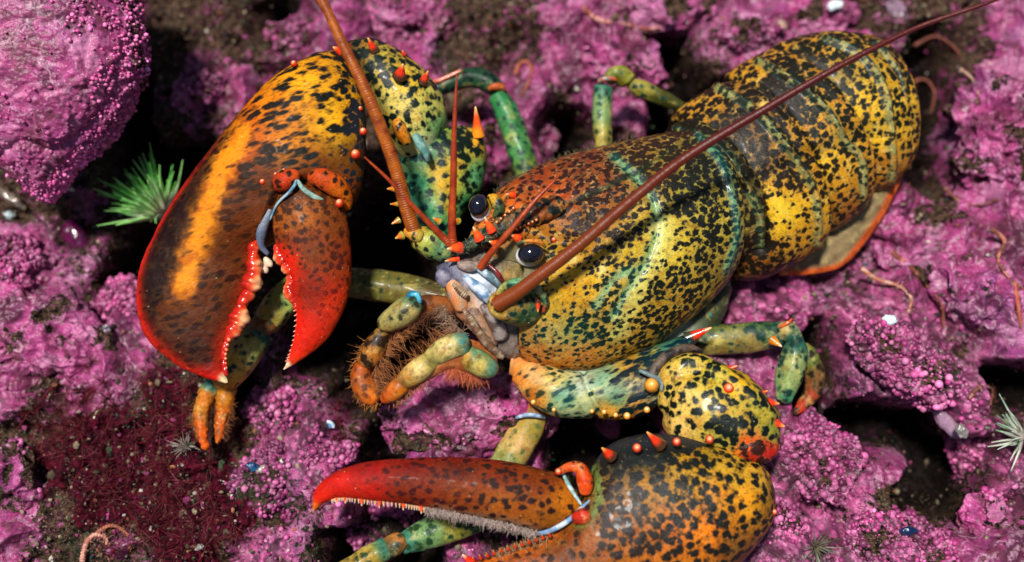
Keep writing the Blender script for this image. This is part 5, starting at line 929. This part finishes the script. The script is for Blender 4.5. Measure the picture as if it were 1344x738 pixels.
LG('leg_segment', [(650, 664, 8, 10), (630, 678, 12, 18), (595, 690, 16, 21), (560, 702, 20, 20), (535, 712, 22, 15), (522, 718, 24, 9)], [(640, 675, (60, 130, 110)), (600, 688, (150, 150, 50)), (560, 700, (110, 160, 110)), (530, 712, (60, 130, 120))], .36, l5, dark=(30, 60, 30), nu=80, nv=36)
LG('leg_segment', [(532, 706, 28, 8), (524, 712, 30, 14), (514, 718, 30, 14), (506, 724, 30, 7)], [(525, 705, (176, 120, 60)), (512, 722, (90, 80, 50))], .3, l5)
LG('leg_segment', [(520, 712, 28, 10), (500, 724, 32, 15), (470, 740, 38, 14), (430, 762, 46, 11), (400, 780, 52, 5)], [(510, 716, (60, 130, 120)), (480, 735, (176, 150, 50)), (450, 745, (150, 130, 50))], .33, l5, dark=(40, 60, 30))
#--SMALL THINGS--
def surf(px, py):
    """height of whatever stands at a spot (seabed, rock): small things are set down on it"""
    bpy.context.view_layer.update(); dg = bpy.context.evaluated_depsgraph_get(); out = []
    for x, y in zip(np.atleast_1d(px), np.atleast_1d(py)):
        t = toworld(Q(float(x), float(y), 0.0)[None])[0]; dv = Vector(t - CAMn).normalized()
        o = CAM.copy(); hit = False
        for _ in range(6):
            hit, loc, nrm, idx, ob, mtx = SC.ray_cast(dg, o, dv)
            if not hit: break
            top = ob
            while top.parent: top = top.parent
            if top.name.startswith(('seabed', 'coralline_rock', 'boulder')): break
            o = loc + dv * .0002
        z = ((np.array(loc) - CAMn) @ RMn)[2] / S + D if hit else float(ground_at([x], [y])[0, 2])
        out.append(z)
    return np.array(out)
# rounded nodules standing on the knobbly crust
gx, gy = rng.uniform(0, W, 9000), rng.uniform(0, H, 9000)
mm = mapat(gx, gy); ok = (rng.random(9000) < ss(.45, .9, mm[:, 2]) * .65)
cl_ = fbm(np.stack([gx, gy, 0 * gx], -1), 40, 2, 300); ok &= cl_ > -.12
nodA = ground_at(gx[ok], gy[ok]); nod = np.concatenate([nodA] + NOD + [BNOD])
nr_ = rng.gamma(1.8, 1.0, len(nod)) + 1.0; nr_ = np.clip(nr_, 1.3, 5.4); nr_[-len(BNOD):] = rng.uniform(1.2, 3.2, len(BNOD))
nc = (lin((176, 58, 124)) * (.3 + .8 * rng.random((len(nod), 1))) + lin((236, 160, 200)) * rng.random((len(nod), 1)) ** 2 * .6) * (.75 + .9 * fbm(nod, 60, 3, 77))[:, None].clip(.3, 1.4)
nc[-len(BNOD):] = nc[-len(BNOD):] * 1.3 + lin((150, 70, 110)) * .5
no = balls('coralline_nodules', nod + rng.normal(0, 1.2, nod.shape) + [0, 0, 1.5], nr_, M_NOD, None, 2, rng.uniform(.75, 1.15, (len(nod), 3)), .06, {'cl': np.clip(nc, 0, 1)})
tag(no, 'rounded pink coralline nodules scattered over the knobbly crust', 'nodules', kind='stuff')
# broken shell and grit among the turf
n = 26000; gx, gy = rng.uniform(-20, W + 20, n), rng.uniform(-20, H + 20, n); mm = mapat(gx, gy)
ok = rng.random(n) < (1 - mm[:, 0]) * .9 * (1 - .93 * ss(.2, .7, mm[:, 4])) + .05
gp = ground_at(gx[ok], gy[ok]); k = len(gp); pal = np.array([lin(c) for c in ((150, 132, 108), (96, 84, 62), (200, 190, 176), (70, 90, 60), (150, 60, 110), (50, 40, 36), (160, 100, 70), (60, 90, 100))])
wts = np.array([.2, .20, .05, .08, .2, .19, .06, .02])
gc = pal[rng.choice(8, k, p=wts)] * rng.uniform(.5, 1.1, (k, 1))
gr = balls('shell_grit', gp + rng.normal(0, 1, gp.shape), rng.gamma(2.0, .6, k) + .5, M_MISC, None, 1, rng.uniform(.4, 1.5, (k, 3)), .5, {'cl': gc}, smooth=False)
tag(gr, 'grit and crumbs of broken shell caught in the brown turf', 'grit', kind='stuff')
# short brown turf
def turf(name, n, pick, ln, r, cols, label, cat_, seed, dirb=(0, .3, 1), spread=.6, clump=0):
    rg = np.random.default_rng(seed); gx, gy = rg.uniform(-20, W + 20, n), rg.uniform(-20, H + 20, n)
    ok = rg.random(n) < pick(gx, gy); gx, gy = gx[ok], gy[ok]
    if clump:
        gx = np.repeat(gx, clump) ; gy = np.repeat(gy, clump); 
    A = ground_at(gx, gy); 
    if clump: A = A + rg.normal(0, 1.2, A.shape)
    dv = np.array(dirb) + rg.normal(0, spread, A.shape); dv /= np.linalg.norm(dv, axis=1, keepdims=True)
    L_ = ln * (.4 + rg.random((len(A), 1))); c = np.array([lin(x) for x in cols])[rg.integers(0, len(cols), len(A))] * rg.uniform(.5, 1.2, (len(A), 1))
    o = cones(name, A - dv * 1.5, A + dv * L_, r, r * .3, M_ALGA, None, 3, rg.normal(0, ln * .25, A.shape), {'cl': np.clip(c, 0, 1)})
    return tag(o, label, cat_, kind='stuff')
turf('algal_turf', 42000, lambda x, y: (1 - mapat(x, y)[:, 0]) * .75 * ss(-.2, .3, fbm(np.stack([x, y, 0 * x], -1), 45, 3, 400)) * (1 - .6 * mapat(x, y)[:, 4]), 10, .62, ((96, 80, 60), (60, 46, 36), (84, 40, 48), (60, 70, 46), (130, 110, 84)), 'short brown and olive fuzz of algae growing between the pink crusts', 'turf', 31)
def redpick(x, y):
    m_ = 0
    for cx, cy, rx, ry in ((120, 510, 60, 40), (90, 570, 70, 50), (180, 560, 70, 50), (200, 620, 90, 50), (150, 650, 80, 40), (250, 660, 70, 60), (240, 710, 90, 30), (40, 600, 30, 20), (250, 520, 30, 30), (440, 560, 30, 22), (310, 560, 30, 20)):
        m_ = np.maximum(m_, np.exp(-((x - cx) ** 2 / rx ** 2 + (y - cy) ** 2 / ry ** 2)))
    return ss(.35, .8, m_ + .5 * fbm(np.stack([x, y, 0 * x], -1), 36, 3, 410))
turf('red_algae', 2800, redpick, 27, .52, ((140, 28, 52), (96, 18, 38), (150, 76, 84), (70, 14, 30), (120, 60, 60)), 'wispy dark red algae tufts at the lower left', 'red algae', 32, (0, .35, .9), .75, clump=34)
turf('green_algae', 9000, lambda x, y: np.clip(np.exp(-((x - 110) ** 2 / 30 ** 2 + (y - 285) ** 2 / 40 ** 2)) + np.exp(-((x - 405) ** 2 / 24 ** 2 + (y - 715) ** 2 / 26 ** 2)) + np.exp(-((x - 175) ** 2 / 36 ** 2 + (y - 180) ** 2 / 30 ** 2)) * .5 + np.exp(-((x - 735) ** 2 / 20 ** 2 + (y - 590) ** 2 / 40 ** 2)) * .5, 0, 1), 9, .6, ((20, 92, 52), (30, 120, 80), (16, 60, 40), (60, 110, 50)), 'small dark green algae sprigs in the gaps between rocks', 'green algae', 33)
def anemone(cx, cy, rad, n, cols, label, tilt, up=14, seed=0, base=(190, 180, 150), r=1.7):
    rg = np.random.default_rng(seed); s0 = surf(cx, cy)[0]; B0 = Q(cx, cy, s0 + up); G0 = Q(cx, cy, s0 - 4)
    px, py = unQ(B0[None]); t = empty('sea_anemone', B0); tag(t, label, 'sea anemone', 'tufted anemones between the rocks')
    gx_, gy_ = unQ(G0[None])
    tube('column', [(float(gx_[0]), float(gy_[0]), float(G0[2]), rad * .16), (float(px[0]), float(py[0]), float(B0[2]) - up * .4, rad * .10), (float(px[0]), float(py[0]), float(B0[2]) + 2, rad * .13)], lambda a, b_, q: {'cl': np.repeat(lin(base)[None] * .7, len(a), 0)}, M_TISSUE, t, 20, 20)
    th = rg.uniform(0, 2 * np.pi, n); el = rg.uniform(.05, 1.2, n)
    dv = np.stack([np.cos(th) * np.cos(el), np.sin(th) * np.cos(el), np.sin(el)], -1) + np.array(tilt); dv /= np.linalg.norm(dv, axis=1, keepdims=True)
    A = B0 + dv * rad * .10; L_ = rad * rg.uniform(.7, 1.05, (n, 1)); c0 = lin(base); c1 = np.array([lin(c) for c in cols])[rg.integers(0, len(cols), n)]
    for nm, a_, b_, ra, rb, cc, k_ in (('tentacle', A, A + dv * L_ * .45, r, r * .8, c0 * .5 + c1 * .5, 1), ('tentacle', A + dv * L_ * .44, A + dv * L_, r * .8, r * .25, c1, 2)):
        if k_ == 1: first = (a_, b_, ra, rb, cc)
    # each tentacle its own mesh
    for i in range(n):
        bend = rg.normal(0, rad * .08, 3)
        P_ = [A[i] + dv[i] * L_[i] * f + bend * f * f for f in (0, .33, .66, 1)]
        pts = [(*[float(v[0]) for v in unQ(p[None])], float(p[2]), rr) for p, rr in zip(P_, (r, r * .95, r * .7, r * .2))]
        tube('tentacle', pts, (lambda i_: lambda a, b_, q: {'cl': c0 * (1 - ss(.12, .8, np.linalg.norm(q - A[i_], axis=1) / L_[i_]))[:, None] + c1[i_] * ss(.12, .8, np.linalg.norm(q - A[i_], axis=1) / L_[i_])[:, None]})(i), M_SPINE, t, 10, 6, roundend=False)
    return t
anemone(217, 282, 90, 90, ((110, 200, 80), (150, 220, 120), (80, 170, 70)), 'green-tipped anemone fanned out beside the big crusher claw', (-.55, .8, .35), 62, 1, (236, 232, 206), 2.3)
anemone(1345, 575, 62, 40, ((150, 180, 160), (200, 210, 190), (110, 150, 110)), 'pale grey-green anemone cut off by the right edge', (-.6, .5, .3), 24, 2, (200, 190, 180), 1.9)
anemone(1070, 718, 34, 40, ((90, 110, 90), (130, 140, 120), (60, 84, 60)), 'small grey-green anemone at the bottom right of the cutter claw', (.1, .1, .4), 16, 3, (120, 110, 90), 1.1)
anemone(245, 585, 26, 44, ((150, 144, 130), (180, 170, 160)), 'tiny whitish fuzzy anemone left of the orange leg tips', (0, .2, .6), 12, 4, (150, 140, 130), .7)
# brittle star arms
def arm_(pts, r, c1, c2, label, seed=0, sp=True):
    P0 = surf([p[0] for p in pts], [p[1] for p in pts]); hmax = np.maximum(P0, np.median(P0) - 14)
    tp = [(p[0], p[1], h + .25 * p[2], rr) for p, h, rr in zip(pts, hmax, np.linspace(r, r * .35, len(pts)))]
    o = tube('brittle_star_arm', tp, lambda px, py, q: {'cl': lin(c1) * (1 - ss(-.1, .1, fbm(q, 9, 2, seed)))[:, None] + lin(c2) * ss(-.1, .1, fbm(q, 9, 2, seed))[:, None]}, M_MISC, None, 160, 10, lambda s, ph, L: 1 + .14 * np.sin(s * 1.7), roundend=True)
    tag(o, label, 'brittle star', 'brittle star arms reaching out of the crevices')
    if sp: fringe(tp, 130, 4.5, lambda t: (0, .2, .4), c2, o, r=.45, seed=seed, spread=1.0, nm='spines')
TN, TB = (176, 110, 84), (120, 70, 56)
arm_([(765, 8, 12), (778, 22, 14), (800, 30, 14), (830, 34, 14), (850, 38, 12), (868, 36, 10)], 4.5, (150, 70, 60), (206, 150, 140), 'reddish segmented arm lying over the bright pink rock at the top', 1)
arm_([(676, 98, 14), (682, 84, 16), (692, 82, 16), (698, 94, 16), (692, 112, 14), (684, 126, 12)], 3.6, (170, 96, 66), (140, 76, 56), 'tan arm curled into a loop above the green upper leg', 2)
arm_([(520, 100, 14), (548, 108, 14), (575, 108, 14), (602, 96, 14)], 2.6, (190, 100, 70), (150, 76, 60), 'thin orange arm stretched behind the wrist of the crusher claw', 3)
arm_([(1130, 352, 14), (1150, 366, 16), (1180, 376, 16), (1196, 392, 16), (1192, 410, 14)], 3.4, TN, (206, 160, 140), 'tan arm winding over the pink rock just below the tail fan', 4)
arm_([(1170, 330, 12), (1196, 352, 14), (1220, 378, 14), (1236, 400, 14), (1238, 430, 12)], 3.2, (120, 62, 46), TN, 'brown arm in the groove between two magenta rocks', 5)
arm_([(1260, 90, 14), (1276, 104, 14), (1284, 124, 14), (1280, 140, 10)], 2.6, (190, 150, 130), TB, 'pale thin arm hooked beside the top right dark gap', 6)
arm_([(1200, 60, 14), (1226, 48, 16), (1250, 60, 14), (1262, 76, 10)], 3, (140, 80, 66), TB, 'brown arm arched under the far end of the long antenna', 7)
arm_([(1300, 300, 16), (1318, 316, 18), (1310, 340, 18), (1322, 362, 16), (1344, 380, 12)], 3.4, (190, 120, 100), TB, 'tan arm twisting down the right edge of the picture', 8)
arm_([(1330, 370, 14), (1336, 400, 16), (1340, 430, 12)], 4.5, (176, 84, 66), TN, 'thick reddish arm at the right edge above the pale anemone', 9)
arm_([(1272, 524, 14), (1286, 508, 18), (1302, 512, 18), (1300, 532, 12)], 3, (186, 130, 120), TB, 'pale pink arm looped over the dark hole on the right', 10)
arm_([(1240, 246, 12), (1256, 262, 12), (1280, 270, 12), (1310, 262, 8)], 2.6, (150, 100, 90), TB, 'faint brown arm below the round hole in the right rock', 11)
arm_([(108, 738, 10), (112, 716, 16), (124, 702, 20), (140, 708, 18), (136, 726, 10)], 4, (176, 110, 96), (206, 150, 130), 'pinkish tan arm coiled at the bottom left', 12)
arm_([(126, 700, 8), (146, 690, 12), (166, 700, 12), (170, 720, 8)], 3, (150, 90, 80), TN, 'small tan arm arched right of the coiled arm at the bottom left', 13)
arm_([(1180, 120, 10), (1210, 104, 16), (1226, 120, 12), (1222, 150, 6)], 2.8, (150, 84, 70), TB, 'brown arm reaching into the dark gap right of the tail', 14)
# single shells and pebbles
def shell(name, x, y, rx, ry, rz, rot, col, label, cat_, up=6, c2=None):
    o = blob(name, x, y, surf(x, y)[0] + max(rz * .35, up * .3), rx, ry, rz, two(col, c2 or tuple(int(v * .7) for v in col), 10, 3), M_SPINE, None, rot, 30, 36, lambda a, b_, q, N: 3.4 * fbm(q, 9, 4, 4, .7) + .35 * np.sin(np.hypot(a - x - rx, b_ - y) * 1.6))
    return tag(o, label, cat_)
shell('mussel', 101, 312, 17, 30, 13, 32, (92, 20, 66), 'smooth dark purple mussel shell standing in the gap at the left', 'mussel', 22, (70, 14, 52))
shell('mussel', 330, 613, 10, 6, 5, 10, (14, 44, 84), 'small dark blue mussel in the turf right of the red algae', 'mussel', 8, (30, 80, 120))
shell('mussel', 1193, 697, 12, 6, 5, 0, (10, 34, 74), 'dark blue mussel between pink rocks at the bottom right', 'mussel', 12, (20, 50, 90))
shell('shell_fragment', 433, 557, 8, 4.5, 3.5, -35, (214, 226, 240), 'bright bluish white shell chip between the two claws', 'shell', 12, (110, 160, 210))
shell('shell_fragment', 343, 617, 7, 5, 4, 20, (170, 164, 150), 'white shell chip beside the small blue mussel', 'shell', 9)
shell('shell_fragment', 1096, 7, 13, 8, 4, 20, (220, 226, 226), 'large white shell flake at the top edge above the tail', 'shell', 46, (200, 210, 215))
shell('shell_fragment', 1178, 14, 14, 22, 6, 40, (140, 112, 130), 'pale lilac shell plate at the top edge right of the white flake', 'shell', 24)
shell('shell_fragment', 1168, 420, 11, 7, 4, 10, (200, 214, 214), 'white shell chip on the knobbly ridge under the tan arm', 'shell', 30)
shell('shell_fragment', 1243, 556, 11, 26, 8, 40, (150, 120, 140), 'long pale lilac barnacle-like shell hanging in the dark hole on the right', 'shell', 60, (150, 110, 140))
shell('shell_fragment', 1262, 566, 8, 10, 6, 30, (170, 160, 156), 'small white cone shell at the lower end of the long lilac shell', 'shell', 76)
shell('shell_fragment', 12, 283, 9, 7, 4, 0, (160, 180, 180), 'white shell chip under the boulder at the left edge', 'shell', 20)
shell('shell_fragment', 16, 262, 26, 8, 6, -35, (110, 96, 84), 'grey brown ridged shell lying under the tip of the boulder', 'shell', 22, (60, 50, 46))
shell('shell_fragment', 1026, 34, 7, 10, 4, 0, (176, 140, 124), 'small cream shell ring on the rock above the tail', 'shell', 34)
shell('shell_fragment', 262, 718, 7, 4, 3, 30, (160, 156, 146), 'tiny white shell chip near the bottom in the red algae', 'shell', 10)
# little snail: a flat coil
sd = surf(139, 432)[0]; th = np.linspace(0, 4.4 * np.pi, 16)
sn = tube('snail_shell', [(139 + (1 + 4.2 * t / 14) * math.cos(t), 432 + (1 + 4.2 * t / 14) * math.sin(t), sd + 4 - t * .15, .9 + 1.5 * t / 14) for t in th], two((120, 110, 120), (60, 50, 66), 4), M_SPINE, None, 120, 10)
tag(sn, 'tiny grey coiled snail shell on the vivid pink rock left of the big claw', 'snail')
